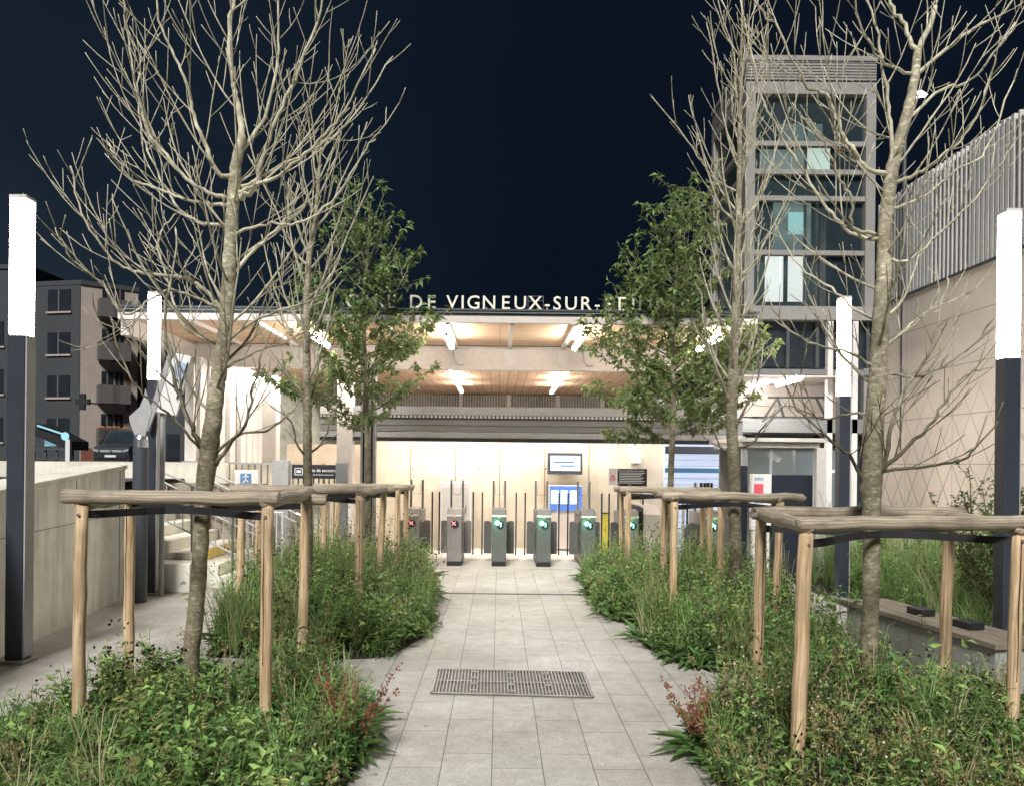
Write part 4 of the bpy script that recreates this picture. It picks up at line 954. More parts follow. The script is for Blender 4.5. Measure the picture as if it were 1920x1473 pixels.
# ---------------------------------------------------------------- timber tree guards
def log(mb, p, q, r, n=12, wob=.004):
    p, q = Vector(p), Vector(q); pts = []; rr = []
    for k in range(9):
        c = p.lerp(q, k / 8); pts.append(c + Vector((random.uniform(-wob, wob), random.uniform(-wob, wob), random.uniform(-wob, wob)))); rr.append(r * random.uniform(.95, 1.05))
    e = (q - p).normalized() * .008
    mb.tube([p - e] + pts + [q + e], [r * .86] + rr + [r * .86], n); return mb
def guard(corners, zt, label, trunk, rails, r=.037):
    c0 = sum((Vector((x, y, 0)) for x, y in corners), Vector()) / 4
    t = thing('tree_guard', label, 'tree guard', c0, 'timber tree guards')
    lean = [random.uniform(-.03, .03) for _ in range(8)]
    tops = []
    for k, (x, y) in enumerate(corners):
        tp = Vector((x + lean[k] + .02, y + lean[k + 4], zt - .055)); tops.append(tp)
        log(MB(), (x, y, 0.0), tp, r * random.uniform(.94, 1.06)).build('post', M['post'], t, along=True, smooth=True)
        mb = MB()   # drying crack down the post
        q = [Vector((x, y, 0)).lerp(tp, f) + Vector((random.choice((-.012, .010)) + .004 * math.sin(f * 9 + k), -r * .955, 0)) for f in (.35, .5, .65, .8, .97)]
        ox = random.uniform(-.012, .012)
        for u in range(4): mb.bar((tp.x * 0 + Vector((x, y, 0)).lerp(tp, .35 + .155 * u).x + ox + .003 * math.sin(u * 2.3), y + lean[k + 4] * (.35 + .155 * u) - r * .99, tp.z * (.35 + .155 * u)), (Vector((x, y, 0)).lerp(tp, .505 + .155 * u).x + ox + .003 * math.sin(u * 2.3 + 2.3), y + lean[k + 4] * (.505 + .155 * u) - r * .99, tp.z * (.505 + .155 * u)), .0035, .004, up=(0, 1, 0))
        if k in (1, 3): mb.build('crack', M['black'], t)
        MB().disc((tp.x, tp.y - r * .9, tp.z - .05), .009, 8, th=.008).build('bolt', M['steel'], t)
    for k, (i, j, ei, ej, dz) in enumerate(rails):
        a, b = tops[i].copy(), tops[j].copy(); a.z = b.z = zt + dz; d = (b - a).normalized()
        log(MB(), a - d * ei, b + d * ej, .041, 14, .006).build('rail', M['rail'], t, along=True, smooth=True)
    # rubber strap looping from post to post round the trunk
    for i, j in ((0, 1), (2, 3)):
        a, b = tops[i], tops[j]; tx, ty = trunk; pts = []
        n = 10; z = zt - .105
        sag = Vector((tx, ty, 0)) - Vector(((a.x + b.x) / 2, (a.y + b.y) / 2, 0))
        for k in range(n + 1):
            f = k / n; p = a.lerp(b, f); w = math.sin(math.pi * f) ** 1.5 * (.85)
            pts.append(Vector((p.x + sag.x * w, p.y + sag.y * w, z)))
        mb = MB()
        for u in range(n):
            d = (pts[u + 1] - pts[u]); mb.bar(pts[u] - d * .03, pts[u + 1] + d * .03, .008, .045)
        mb.build('strap', M['rubber'], t)
    return t
# corners: front-left, front-right, back-right, back-left
def gp(px, Y, z=.7): p = W(px, CY + (H - z) * F / Y, Y); return (p.x, Y)
guard([gp(148, 4.42, 0.7), gp(500, 4.42, .7), gp(566, 5.55, .7), gp(243, 5.6, .7)], 1.435, 'timber guard around the big left bare tree', (-2.05, 5.0), [(3, 2, .2, .14, -.06), (0, 1, .11, .06, 0), (1, 2, .02, .16, -.02), (0, 3, -.02, .08, -.05)])
guard([gp(449, 7.4), gp(675, 7.4), gp(710, 8.7), gp(482, 8.7)], 1.375, 'timber guard around the left thin bare tree', (-2.05, 8.1), [(3, 2, .1, .1, -.03), (0, 1, .12, .12, 0), (1, 2, .02, .1, -.03), (0, 3, .02, .1, -.03)])
guard([gp(607, 9.8), gp(745, 9.8), gp(758, 10.9), gp(628, 10.9)], 1.33, 'timber guard around the left leafy tree', (-1.72, 10.4), [(3, 2, .1, .1, -.03), (0, 1, .1, .12, 0), (1, 2, .02, .1, -.03), (0, 3, .02, .1, -.03)])
guard([gp(1496, 4.05), gp(1897, 4.35), gp(1771, 5.25), gp(1420, 5.05)], 1.345, 'timber guard around the big right bare tree', (2.36, 4.8), [(3, 2, .05, .1, .0), (0, 1, .04, .12, -.0), (3, 0, .08, .02, -.01), (1, 2, .02, .1, -.03)])
guard([gp(1261, 7.2), gp(1453, 7.2), gp(1351, 8.5), gp(1243, 8.5)], 1.36, 'timber guard around the right thin bare tree', (2.44, 8.0), [(0, 1, .1, .2, 0), (3, 2, .1, .1, -.03), (0, 3, .02, .1, -.03), (1, 2, .02, .1, -.03)])
guard([gp(1177, 9.8), gp(1329, 9.8), gp(1318, 10.9), gp(1166, 10.9)], 1.33, 'timber guard around the right leafy tree', (2.25, 10.4), [(0, 1, .1, .1, 0), (3, 2, .1, .1, -.03), (0, 3, .02, .1, -.03), (1, 2, .02, .1, -.03)])
# ================================================================ trees
rng = np.random.default_rng(11); TW = .76
def rnd(a, b): return float(rng.uniform(a, b))
def path_branch(mb, start, d, length, r0, r1, trop=.14, wob=.12, step=.09, n=6, buds=True):
    pts = [Vector(start)]; d = Vector(d).normalized(); k = 0; L = 0
    dirs = [d.copy()]
    while L < length:
        st = min(step, length - L + .001)
        d = d + Vector((rnd(-wob, wob), rnd(-wob, wob), rnd(-wob, wob) * .7 + trop)); d.normalize()
        pts.append(pts[-1] + d * st); dirs.append(d.copy()); L += st
    m = len(pts)
    rr = [r0 + (r1 - r0) * (i / (m - 1)) ** .8 for i in range(m)]
    if buds: rr = [r * (1.0 if i in (0, m - 1) or i % 2 else rnd(1.1, 1.35)) for i, r in enumerate(rr)]
    mb.tube(pts, rr, n, cap=True)
    return pts, dirs, rr
def ramify(mb, pts, dirs, rr, level, maxlevel, sp, lf, spread, trop, tips, rmin=.0035, up=0.0, clip=None):
    """side shoots along an existing branch"""
    tot = sum((pts[i + 1] - pts[i]).length for i in range(len(pts) - 1)); L = 0; nxt = sp * rnd(.6, 1.2); side = rnd(0, 6.28)
    for i in range(1, len(pts) - 1):
        L += (pts[i] - pts[i - 1]).length
        if L < nxt: continue
        nxt = L + sp * rnd(.7, 1.4); side += 2.4
        d = dirs[i]; o = d.orthogonal().normalized(); o = Matrix.Rotation(side, 3, d) @ o
        if o.z < -.4: o.z = -o.z * .3; 
        spread_ = spread; nd = (d * math.cos(spread) + o * math.sin(spread) + Vector((0, 0, up))).normalized()
        ln = (tot - L * .65) * lf * rnd(.55, 1.25)
        if ln < .08: continue
        r0 = max(rmin * 1.15, rr[i] * rnd(.30, .46))
        p2, d2, r2 = path_branch(mb, pts[i], nd, ln, r0, rmin * .8, trop * .75, .055, .085 if level < 2 else .07, 5 if level < 2 else 4)
        tips.append((p2, d2, level))
        if level < maxlevel: ramify(mb, p2, d2, r2, level + 1, maxlevel, sp * .9, lf, spread, trop, tips, rmin, up)
def smooth_path(P, n=6):
    out = []
    P = [Vector(p) for p in P]
    for i in range(len(P) - 1):
        p0, p1, p2, p3 = P[max(i - 1, 0)], P[i], P[i + 1], P[min(i + 2, len(P) - 1)]
        for k in range(n):
            t = k / n; out.append(.5 * ((2 * p1) + (p2 - p0) * t + (2 * p0 - 5 * p1 + 4 * p2 - p3) * t * t + (3 * p1 - p0 - 3 * p2 + p3) * t ** 3))
    out.append(P[-1]); return out
def trunk_at(tp, z):
    for a, b in zip(tp, tp[1:]):
        if a.z <= z <= b.z: return a.lerp(b, (z - a.z) / max(1e-6, b.z - a.z))
    return tp[-1]
def limb_px(mb, pix, Y, dy0, dy1, r0, r1, sp, lf, tips, maxl=2, spread=R(38), trop=.10, rmin=.004, n=8):
    m = len(pix); P = [W(x, y, Y + dy0 + (dy1 - dy0) * i / (m - 1)) for i, (x, y) in enumerate(pix)]
    pts = smooth_path(P, 5)
    pts = [p + Vector((rnd(-.006, .006), rnd(-.02, .02), rnd(-.006, .006))) for p in pts]; pts[0] = P[0]
    k = len(pts); r0 *= .62; rr = [(r0 + (r1 - r0) * (i / (k - 1)) ** .62) * rnd(.93, 1.1) for i in range(k)]
    mb.tube(pts, rr, n); dirs = [(pts[min(i + 1, k - 1)] - pts[max(i - 1, 0)]).normalized() for i in range(k)]
    ramify(mb, pts, dirs, rr, 1, maxl, sp, lf, spread, trop, tips, rmin)
def trunk_mesh(pix, widths, Y, name, m, root, lean=0, n=18):
    P = [W(x, y, Y) for x, y in pix]; pts = smooth_path(P, 6); k = len(pts)
    ws = np.interp(np.linspace(0, 1, k), np.linspace(0, 1, len(widths)), widths)
    ws = ws * TW; rr = [w / 2 * rnd(.95, 1.05) for w in ws]
    pts = [p + Vector((rnd(-.003, .003), rnd(-.003, .003), 0)) for p in pts]
    mb = MB(); mb.tube(pts, rr, n); mb.build(name, m, root, smooth=True)
    return pts, ws
def auto_limbs(mb, tp, ws, z0, z1, dz, L0, L1, elev, r0, sp, lf, tips, maxl, spread, trop, rmin, skip=None):
    z = z0; az = rnd(0, 6)
    while z < z1:
        f = (z - z0) / (z1 - z0); p = trunk_at(tp, z); az += 2.4 + rnd(-.3, .3); e = elev + rnd(-.12, .15) + f * .25
        d = Vector((math.cos(az) * math.cos(e), math.sin(az) * math.cos(e), math.sin(e)))
        L = (L0 + (L1 - L0) * f) * rnd(.75, 1.15)
        pts, dirs, rr = path_branch(mb, p, d, L, r0 * (1 - .45 * f), rmin, trop, .10, .09, 7)
        tips.append((pts, dirs, 0))
        ramify(mb, pts, dirs, rr, 1, maxl, sp, lf, spread, trop, tips, rmin)
        z += dz * rnd(.7, 1.3)
# big left bare tree
Y = 5.0; base = G(358, 1347)
t = thing('bare_tree', 'big bare tree with pale speckled trunk in the near left bed', 'tree', (W(357, 1340, Y).x, Y, 0))
tp, ws = trunk_mesh([(356, 1350), (359, 1240), (372, 1080), (380, 960), (388, 880), (398, 800), (410, 700), (424, 600), (430, 500), (434, 420), (439, 350), (444, 300), (455, 255)], [.16, .14, .135, .13, .16, .155, .13, .12, .115, .11, .105, .09, .07], Y, 'trunk', M['bark'], t)
mb = MB(); tips = []
LB = [([(455, 260), (447, 200), (437, 150), (428, 60), (440, -10), (450, -120), (455, -260)], 0, .15, .038, .008),
      ([(440, 330), (408, 325), (385, 270), (362, 215), (352, 160), (330, 110), (300, 40), (292, -60)], 0, -.25, .034, .005),
      ([(448, 370), (478, 350), (492, 300), (515, 230), (548, 160), (556, 140), (600, 20), (610, -90)], 0, -.2, .036, .005),
      ([(440, 300), (475, 255), (505, 195), (520, 110), (522, 10), (530, -100)], 0, .35, .028, .005),
      ([(425, 372), (390, 360), (350, 335), (312, 290), (280, 250), (262, 190), (245, 110), (235, 30), (228, -60)], 0, -.3, .026, .0045),
      ([(425, 385), (390, 382), (345, 372), (300, 355), (245, 335), (215, 290), (200, 262)], 0, .15, .022, .0045),
      ([(423, 422), (380, 418), (345, 400), (318, 365), (290, 310), (262, 235), (262, 120)], 0, .4, .022, .0045),
      ([(428, 600), (385, 545), (340, 520), (290, 515), (240, 505), (195, 470), (155, 400), (132, 312)], 0, -.35, .03, .0045),
      ([(415, 580), (370, 560), (320, 545), (285, 560), (235, 590), (190, 530), (140, 490), (100, 425)], 0, -.6, .02, .0045),
      ([(400, 640), (345, 610), (300, 480), (305, 430), (330, 400)], 0, .3, .02, .0045),
      ([(391, 850), (360, 800), (335, 740), (318, 680), (308, 600), (322, 520), (330, 430)], 0, -.25, .034, .005),
      ([(395, 865), (350, 810), (305, 765), (260, 730), (225, 660), (210, 600)], 0, -.5, .016, .0045),
      ([(405, 870), (432, 830), (462, 795), (472, 740), (480, 700), (500, 640)], 0, -.1, .026, .005),
      ([(408, 845), (450, 815), (505, 805), (545, 770), (570, 740)], 0, .3, .018, .0045),
      ([(432, 520), (475, 470), (520, 430), (560, 400), (600, 330), (640, 250)], 0, .3, .024, .0045),
      ([(446, 360), (500, 340), (560, 300), (620, 240), (660, 180), (705, 90)], 0, -.35, .024, .0045),
      ([(452, 350), (530, 310), (600, 270), (650, 235), (735, 105)], 0, .1, .02, .0045),
      ([(440, 440), (500, 420), (560, 420), (620, 380), (680, 290), (705, 260)], 0, -.3, .018, .0045),
      ([(428, 640), (480, 600), (530, 580), (590, 560), (640, 510)], 0, -.3, .02, .0045),
      ([(420, 690), (480, 660), (540, 640), (600, 600)], 0, .4, .018, .0045)]
for pix, a, b, r0, r1 in LB: limb_px(mb, pix, Y, a, b, r0, r1, .135, .60, tips, 2, R(38), .13, .0026)
auto_limbs(mb, tp, ws, 1.95, 3.6, .17, 1.0, .9, .35, .012, .13, .55, tips, 2, R(38), .12, .0026)
top = W(455, 260, Y)
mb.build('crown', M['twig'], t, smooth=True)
# big right bare tree
Y = 4.8
t = thing('bare_tree', 'big bare tree in front of the lift tower in the near right bed', 'tree', (W(1630, 1340, Y).x, Y, 0))
tp, ws = trunk_mesh([(1630, 1375), (1630, 1240), (1633, 1100), (1634, 980), (1634, 900), (1640, 800), (1648, 660), (1657, 520), (1660, 420), (1668, 350), (1680, 290), (1700, 220), (1716, 140), (1722, 90)], [.15, .13, .13, .135, .165, .14, .135, .12, .11, .105, .10, .085, .07, .06], Y, 'trunk', M['bark'], t)
mb = MB(); tips = []
RB = [([(1722, 95), (1745, 40), (1758, -20), (1770, -130), (1775, -260)], 0, .1, .032, .008),
      ([(1720, 100), (1695, 50), (1670, 5), (1655, -80), (1650, -180)], 0, .2, .026, .006),
      ([(1668, 350), (1672, 270), (1668, 200), (1650, 110), (1640, 40), (1610, -40)], 0, -.2, .028, .005),
      ([(1663, 330), (1620, 310), (1590, 265), (1560, 210), (1545, 175), (1510, 155), (1460, 60), (1415, 0), (1400, -60)], 0, -.3, .026, .0045),
      ([(1655, 450), (1605, 440), (1560, 400), (1520, 340), (1480, 280), (1430, 190), (1405, 80), (1380, -40)], 0, .2, .024, .0045),
      ([(1640, 440), (1600, 425), (1595, 370), (1570, 330), (1545, 270), (1500, 220)], 0, -.35, .022, .0045),
      ([(1672, 345), (1720, 325), (1770, 290), (1815, 245), (1850, 170), (1868, 100)], 0, -.2, .026, .0045),
      ([(1710, 150), (1770, 95), (1830, 50), (1885, 20), (1930, -60)], 0, -.2, .024, .0045),
      ([(1700, 230), (1760, 170), (1820, 150), (1870, 90), (1905, 40)], 0, .25, .02, .0045),
      ([(1665, 395), (1730, 370), (1790, 320), (1850, 280), (1905, 130)], 0, .1, .018, .0045),
      ([(1660, 480), (1700, 490), (1760, 440), (1830, 370), (1900, 270)], 0, -.3, .02, .0045),
      ([(1650, 890), (1672, 800), (1692, 740), (1715, 700), (1745, 660), (1765, 580), (1778, 520)], 0, -.2, .026, .0045),
      ([(1652, 885), (1700, 838), (1740, 800), (1775, 745), (1815, 700), (1860, 690)], 0, -.1, .026, .0045),
      ([(1655, 882), (1720, 876), (1780, 868), (1820, 850), (1870, 790)], 0, -.3, .02, .0045),
      ([(1658, 655), (1690, 625), (1730, 590), (1770, 570), (1830, 545)], 0, .3, .022, .0045),
      ([(1668, 700), (1720, 705), (1780, 680), (1830, 640), (1870, 590)], 0, -.25, .016, .0045),
      ([(1622, 910), (1598, 860), (1575, 840), (1530, 800), (1490, 760), (1470, 700)], 0, -.4, .022, .0045),
      ([(1640, 780), (1600, 775), (1540, 785), (1480, 760), (1430, 790)], 0, .2, .016, .0045),
      ([(1645, 690), (1590, 660), (1540, 650), (1480, 620), (1440, 560)], 0, -.3, .018, .0045),
      ([(1650, 600), (1600, 580), (1560, 540), (1500, 500), (1450, 420)], 0, .3, .02, .0045),
      ([(1712, 140), (1660, 120), (1620, 60), (1590, -40)], 0, -.4, .018, .0045)]
for pix, a, b, r0, r1 in RB: limb_px(mb, pix, Y, a, b, r0, r1, .135, .58, tips, 2, R(38), .13, .0026)
auto_limbs(mb, tp, ws, 1.95, 3.7, .2, .95, .85, .35, .012, .13, .55, tips, 2, R(38), .12, .0026)
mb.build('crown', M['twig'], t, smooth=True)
# thin bare trees
def thin_tree(label, Y, trunk, widths, z0, z1, seed, L0, side):
    global rng
    rng = np.random.default_rng(seed)
    t = thing('bare_tree', label, 'tree', (W(trunk[0][0], 1100, Y).x, Y, 0))
    tp, ws = trunk_mesh(trunk, widths, Y, 'trunk', M['bark2'], t, n=14)
    mb = MB(); tips = []
    for x0, y0, x1, y1, x2, y2, dy in side: limb_px(mb, [(x0, y0), ((x0 + x1) / 2 + (x1 - x0) * .12, (y0 + y1) / 2 + 8), (x1, y1), (x2, y2)], Y, 0, dy, .024, .006, .17, .5, tips, 2, R(30), .13, .0036)
    auto_limbs(mb, tp, ws, z0, z1, .14, L0, L0 * .75, .75, .017, .15, .5, tips, 2, R(30), .13, .0036)
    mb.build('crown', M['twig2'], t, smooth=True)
thin_tree('thin bare tree in the left bed before the leafy tree', 8.1, [(578, 1165), (578, 1000), (577, 880), (576, 760), (575, 620), (578, 500), (590, 420), (598, 330), (604, 240)], [.13, .125, .12, .115, .10, .085, .07, .045, .02], 2.2, 4.9, 3, 1.15,
          [(577, 860, 545, 790, 505, 760, -.3), (580, 850, 620, 790, 655, 700, .3), (576, 660, 520, 560, 490, 440, 0), (578, 560, 640, 470, 700, 330, .2), (578, 500, 520, 400, 470, 300, -.2), (590, 430, 640, 340, 690, 230, 0)])
thin_tree('slender bare tree in the right bed before the lift tower', 8.0, [(1380, 1168), (1379, 1030), (1377, 900), (1372, 780), (1376, 660), (1381, 540), (1384, 440), (1386, 330), (1388, 220), (1390, 100), (1392, 0)], [.17, .165, .16, .15, .12, .10, .09, .075, .06, .04, .02], 2.0, 6.0, 5, 1.25,
          [(1370, 850, 1335, 800, 1300, 790, .3), (1384, 840, 1430, 800, 1470, 760, -.3), (1381, 420, 1330, 330, 1290, 180, 0), (1384, 360, 1300, 280, 1222, 180, .3), (1384, 420, 1440, 330, 1480, 200, -.2), (1386, 330, 1420, 200, 1440, 60, .2), (1386, 300, 1350, 180, 1325, 40, -.1), (1381, 520, 1440, 440, 1500, 330, .2), (1386, 220, 1375, 100, 1340, -20, .3)])

# leaf quads: two faces folded along the midrib
def leaves_from(base, dirv, nrm, L, Wd, col, droop=.25):
    """base (n,3), dirv unit (n,3), nrm (n,3) -> vertices & quads (two halves each, kite shaped)"""
    n = len(base); side = np.cross(dirv, nrm); side /= np.linalg.norm(side, axis=1)[:, None] + 1e-9
    L = L[:, None]; Wd = Wd[:, None]
    mid = base + dirv * L * .45 - nrm * L * droop * .15; tip = base + dirv * L - nrm * L * droop
    fold = nrm * Wd * .25
    l = base + dirv * L * .42 + side * Wd * .5 + fold; r = base + dirv * L * .42 - side * Wd * .5 + fold
    V = np.stack([base, l, tip, mid, r], 1).reshape(-1, 3)
    i = np.arange(n)[:, None] * 5
    Fq = np.concatenate([i + np.array([[0, 3, 2, 1]]), i + np.array([[0, 4, 2, 3]])], 0)
    return V, Fq, np.concatenate([col, col * .88], 0)
class Acc:
    def __init__(s): s.V = []; s.F = []; s.c = []; s.n = 0
    def add(s, V, Fq, c): s.V.append(V); s.F.append(Fq + s.n); s.c.append(c); s.n += len(V)
    def get(s): return np.concatenate(s.V), np.concatenate(s.F), np.concatenate(s.c)
def leafy_tree(label, Y, trunk, widths, z0, z1, seed, rad, bright_side):
    global rng
    rng = np.random.default_rng(seed)
    t = thing('leafy_tree', label, 'tree', (W(trunk[0][0], 1050, Y).x, Y, 0))
    tp, ws = trunk_mesh(trunk, widths, Y, 'trunk', M['bark2'], t, n=12)
    mb = MB(); tips = []
    z = z0; az = 0
    H_ = z1 - z0
    while z < z1:
        f = (z - z0) / H_; az += 2.4 + rnd(-.3, .3)
        e = .10 + .75 * f + rnd(-.1, .15); p = trunk_at(tp, z)
        d = Vector((math.cos(az) * math.cos(e), math.sin(az) * math.cos(e), math.sin(e)))
        L = rad * (1.05 - .42 * f) * rnd(.5, 1.35)
        pts, dirs, rr = path_branch(mb, p, d, L, .017 * (1 - .5 * f), .0045, .05, .10, .09, 5, False); tips.append((pts, dirs, 0))
        ramify(mb, pts, dirs, rr, 1, 2, .10, .62, R(46), .05, tips, .003)
        z += .07 * rnd(.7, 1.3)
    for k in range(5):
        p = trunk_at(tp, z1 - .3 - .15 * k); az += 2.4; d = Vector((math.cos(az) * .35, math.sin(az) * .35, 1))
        pts, dirs, rr = path_branch(mb, p, d, rnd(.6, 1.1), .012, .004, .05, .06, .09, 5, False); tips.append((pts, dirs, 1))
    mb.build('branches', M['bark2'], t)
    B, D, Sz, Hh = [], [], [], []
    for pts, dirs, lv in tips:
        n0 = 0 if lv else int(len(pts) * .35)
        clump = rnd(.55, 1.25)
        for i in range(n0, len(pts)):
            for k in range(7 if lv == 2 else 6):
                if rnd(0, 1) > (.50 - .22 * max(0, min(1, (pts[i].z - z0) / (z1 - z0)))) * clump: continue
                f = rnd(0, 1); a = pts[i]; b = pts[min(i + 1, len(pts) - 1)]
                B.append(tuple(a.lerp(b, f))); v = dirs[i] * rnd(.1, .8) + Vector((rnd(-1, 1), rnd(-1, 1), rnd(-1.0, .35)))
                D.append(tuple(v.normalized())); Sz.append(rnd(.065, .125)); Hh.append(clump)
    B, D, Sz, Hh = map(np.array, (B, D, Sz, Hh)); n = len(B)
    nr = rng.normal(size=(n, 3)) * .5 + np.array([0, -.15, 1.0]); nr -= D * np.sum(nr * D, 1)[:, None]; nr /= np.linalg.norm(nr, axis=1)[:, None] + 1e-9
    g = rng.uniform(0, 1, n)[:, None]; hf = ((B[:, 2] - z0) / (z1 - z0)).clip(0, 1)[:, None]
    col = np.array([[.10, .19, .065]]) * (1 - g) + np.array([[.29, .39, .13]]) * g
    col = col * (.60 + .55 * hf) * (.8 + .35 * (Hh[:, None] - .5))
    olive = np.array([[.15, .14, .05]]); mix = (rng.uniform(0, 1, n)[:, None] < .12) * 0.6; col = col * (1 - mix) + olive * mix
    if bright_side:   # lamp light on this side is painted into the leaf colour as yellow green
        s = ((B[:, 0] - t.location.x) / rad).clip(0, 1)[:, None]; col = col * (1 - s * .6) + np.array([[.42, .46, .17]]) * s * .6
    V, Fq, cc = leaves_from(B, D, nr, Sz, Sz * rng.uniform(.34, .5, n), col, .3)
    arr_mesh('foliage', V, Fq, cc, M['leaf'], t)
    return n
n1 = leafy_tree('leafy young tree with dense green crown in the far left bed', 10.4, [(690, 1085), (690, 960), (690, 880), (688, 780), (684, 680), (682, 600), (684, 520), (690, 440), (694, 380)], [.12, .115, .11, .10, .085, .07, .055, .035, .015], 2.05, 4.75, 21, 1.08, False)
n2 = leafy_tree('leafy young tree with lamp lit yellow green side in the far right bed', 10.4, [(1258, 1090), (1257, 960), (1258, 880), (1262, 780), (1262, 680), (1262, 600), (1268, 520), (1275, 440), (1280, 380)], [.12, .115, .11, .10, .085, .07, .055, .035, .015], 2.0, 4.75, 22, 1.22, True)
print('leaves', n1, n2)

# ================================================================ planting
def in_poly(x, y, P):
    c = False; j = len(P) - 1
    for i in range(len(P)):
        if ((P[i][1] > y) != (P[j][1] > y)) and (x < (P[j][0] - P[i][0]) * (y - P[i][1]) / (P[j][1] - P[i][1]) + P[i][0]): c = not c
        j = i
    return c
def strip(acc, pts, w, col):
    """thin flat stem through pts (k,3), facing roughly the viewer side, plus a crossed one"""
    pts = np.array(pts); k = len(pts)
    ang = rng.uniform(0, 3.14); s = np.array([math.cos(ang), math.sin(ang), 0]) * w / 2
    ww = np.linspace(1, .45, k)[:, None]
    V = np.concatenate([pts - s * ww, pts + s * ww]); i = np.arange(k - 1)
    Fq = np.stack([i, i + 1, i + 1 + k, i + k], 1); acc.add(V, Fq, np.repeat(np.array([col]) * 1.1, k - 1, 0))
def plant(acc, x, y, h, kind):
    g = rng.uniform(0, 1)
    G1, G2 = np.array([.07, .165, .045]), np.array([.27, .40, .12])
    lean = rng.normal(size=2) * .17
    if kind == 'blade':
        h = h * 1.2
        for _ in range(9):
            a = rng.uniform(0, 6.28); l = h * rng.uniform(.6, 1.1); b = rng.uniform(.1, .55) * l
            p = [(x, y, 0), (x + math.cos(a) * b * .3, y + math.sin(a) * b * .3, l * .6), (x + math.cos(a) * b * .75, y + math.sin(a) * b * .75, l * .9), (x + math.cos(a) * b * 1.2, y + math.sin(a) * b * 1.2, l * .92)]
            strip(acc, p, .006, ((G1 * (1 - g) + G2 * g) if g < .75 else np.array([.34, .31, .17])) * rng.uniform(.8, 1.3))
        return
    if kind == 'dock':   # broad basal leaves
        n = 9; a = rng.uniform(0, 6.28, n); e = rng.uniform(.2, 1.1, n)
        D = np.stack([np.cos(a) * np.cos(e), np.sin(a) * np.cos(e), np.sin(e)], 1); nr = np.stack([-np.cos(a) * np.sin(e), -np.sin(a) * np.sin(e), np.cos(e)], 1)
        B = np.tile([[x, y, .02]], (n, 1)) + D * .03; L = rng.uniform(.6, 1.1, n) * h
        col = (np.array([[.09, .18, .05]]) * rng.uniform(.7, 1.5, (n, 1))); V, Fq, c = leaves_from(B, D, nr, L, L * .32, col, .35); acc.add(V, Fq, c); return
    tall = kind in ('seed', 'tan')
    k = 6; ts = np.linspace(0, 1, k); P = np.stack([x + lean[0] * h * ts ** 1.5 + rng.normal(size=k) * .006, y + lean[1] * h * ts ** 1.5 + rng.normal(size=k) * .006, h * ts], 1)
    sc_ = {'leafy': np.array([.07, .10, .035]), 'fine': np.array([.09, .12, .04]), 'seed': np.array([.035, .04, .02]), 'tan': np.array([.20, .15, .075]), 'white': np.array([.08, .11, .04]), 'yellowish': np.array([.17, .17, .05])}[kind]
    strip(acc, P, .006 if not tall else .005, sc_ * rng.uniform(.7, 1.2))
    if kind in ('leafy', 'fine', 'white', 'yellowish'):
        n = {'leafy': 22, 'fine': 30, 'white': 24, 'yellowish': 26}[kind]; f = rng.uniform(.08, 1.0, n)
        B = np.stack([np.interp(f, ts, P[:, q]) for q in range(3)], 1)
        a = rng.uniform(0, 6.28, n); e = rng.uniform(-.2, .9, n)
        D = np.stack([np.cos(a) * np.cos(e), np.sin(a) * np.cos(e), np.sin(e)], 1)
        rad = rng.uniform(0, .05, n) * (1.2 - f); B = B + D * rad[:, None]
        nr = rng.normal(size=(n, 3)) * .5 + [0, 0, 1]; nr -= D * np.sum(nr * D, 1)[:, None]; nr /= np.linalg.norm(nr, axis=1)[:, None] + 1e-9
        L = rng.uniform(.028, .08, n) * (1.35 if kind == 'leafy' else .85) * (1.2 - .5 * f)
        lo, hi = (np.array([.20, .21, .07]), np.array([.40, .38, .15])) if kind == 'yellowish' else (G1, G2)
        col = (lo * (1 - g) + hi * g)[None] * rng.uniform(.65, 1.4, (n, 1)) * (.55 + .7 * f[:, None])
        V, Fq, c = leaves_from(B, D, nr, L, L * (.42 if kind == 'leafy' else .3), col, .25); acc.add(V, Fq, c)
    if kind in ('seed', 'tan', 'white'):
        m = {'seed': 8, 'tan': 34, 'white': 5}[kind]
        for j in range(3 if kind != 'tan' else 1):   # little side stalks
            pass
        f = rng.uniform(.6 if kind != 'tan' else .5, 1.02, m); B = np.stack([np.interp(f, ts, P[:, q]) for q in range(3)], 1)
        off = rng.normal(size=(m, 3)) * ([.05, .05, .02] if kind != 'tan' else [.012, .012, .01]); Bt = B + off; 
        if kind != 'tan':
            for j in range(m): strip(acc, [B[j] - [0, 0, .03], Bt[j]], .003, sc_)
        s = rng.uniform(.008, .013, m) * {'seed': 1.0, 'white': .65, 'tan': .5}[kind]
        cc = {'seed': [.025, .02, .016], 'tan': [.40, .31, .17], 'white': [.72, .70, .58]}[kind]
        for q in range(2):
            a = rng.uniform(0, 3.14, m); sd = np.stack([np.cos(a), np.sin(a), a * 0], 1) * s[:, None]; upv = np.array([[0, 0, 1.]]) * s[:, None] * (1.5 if kind == 'tan' else 1)
            V = np.stack([Bt - sd, Bt - upv, Bt + sd, Bt + upv], 1).reshape(-1, 3); Fq = np.arange(m)[:, None] * 4 + np.array([[0, 1, 2, 3]])
            acc.add(V, Fq, np.tile([cc], (m, 1)) * rng.uniform(.7, 1.3, (m, 1)))
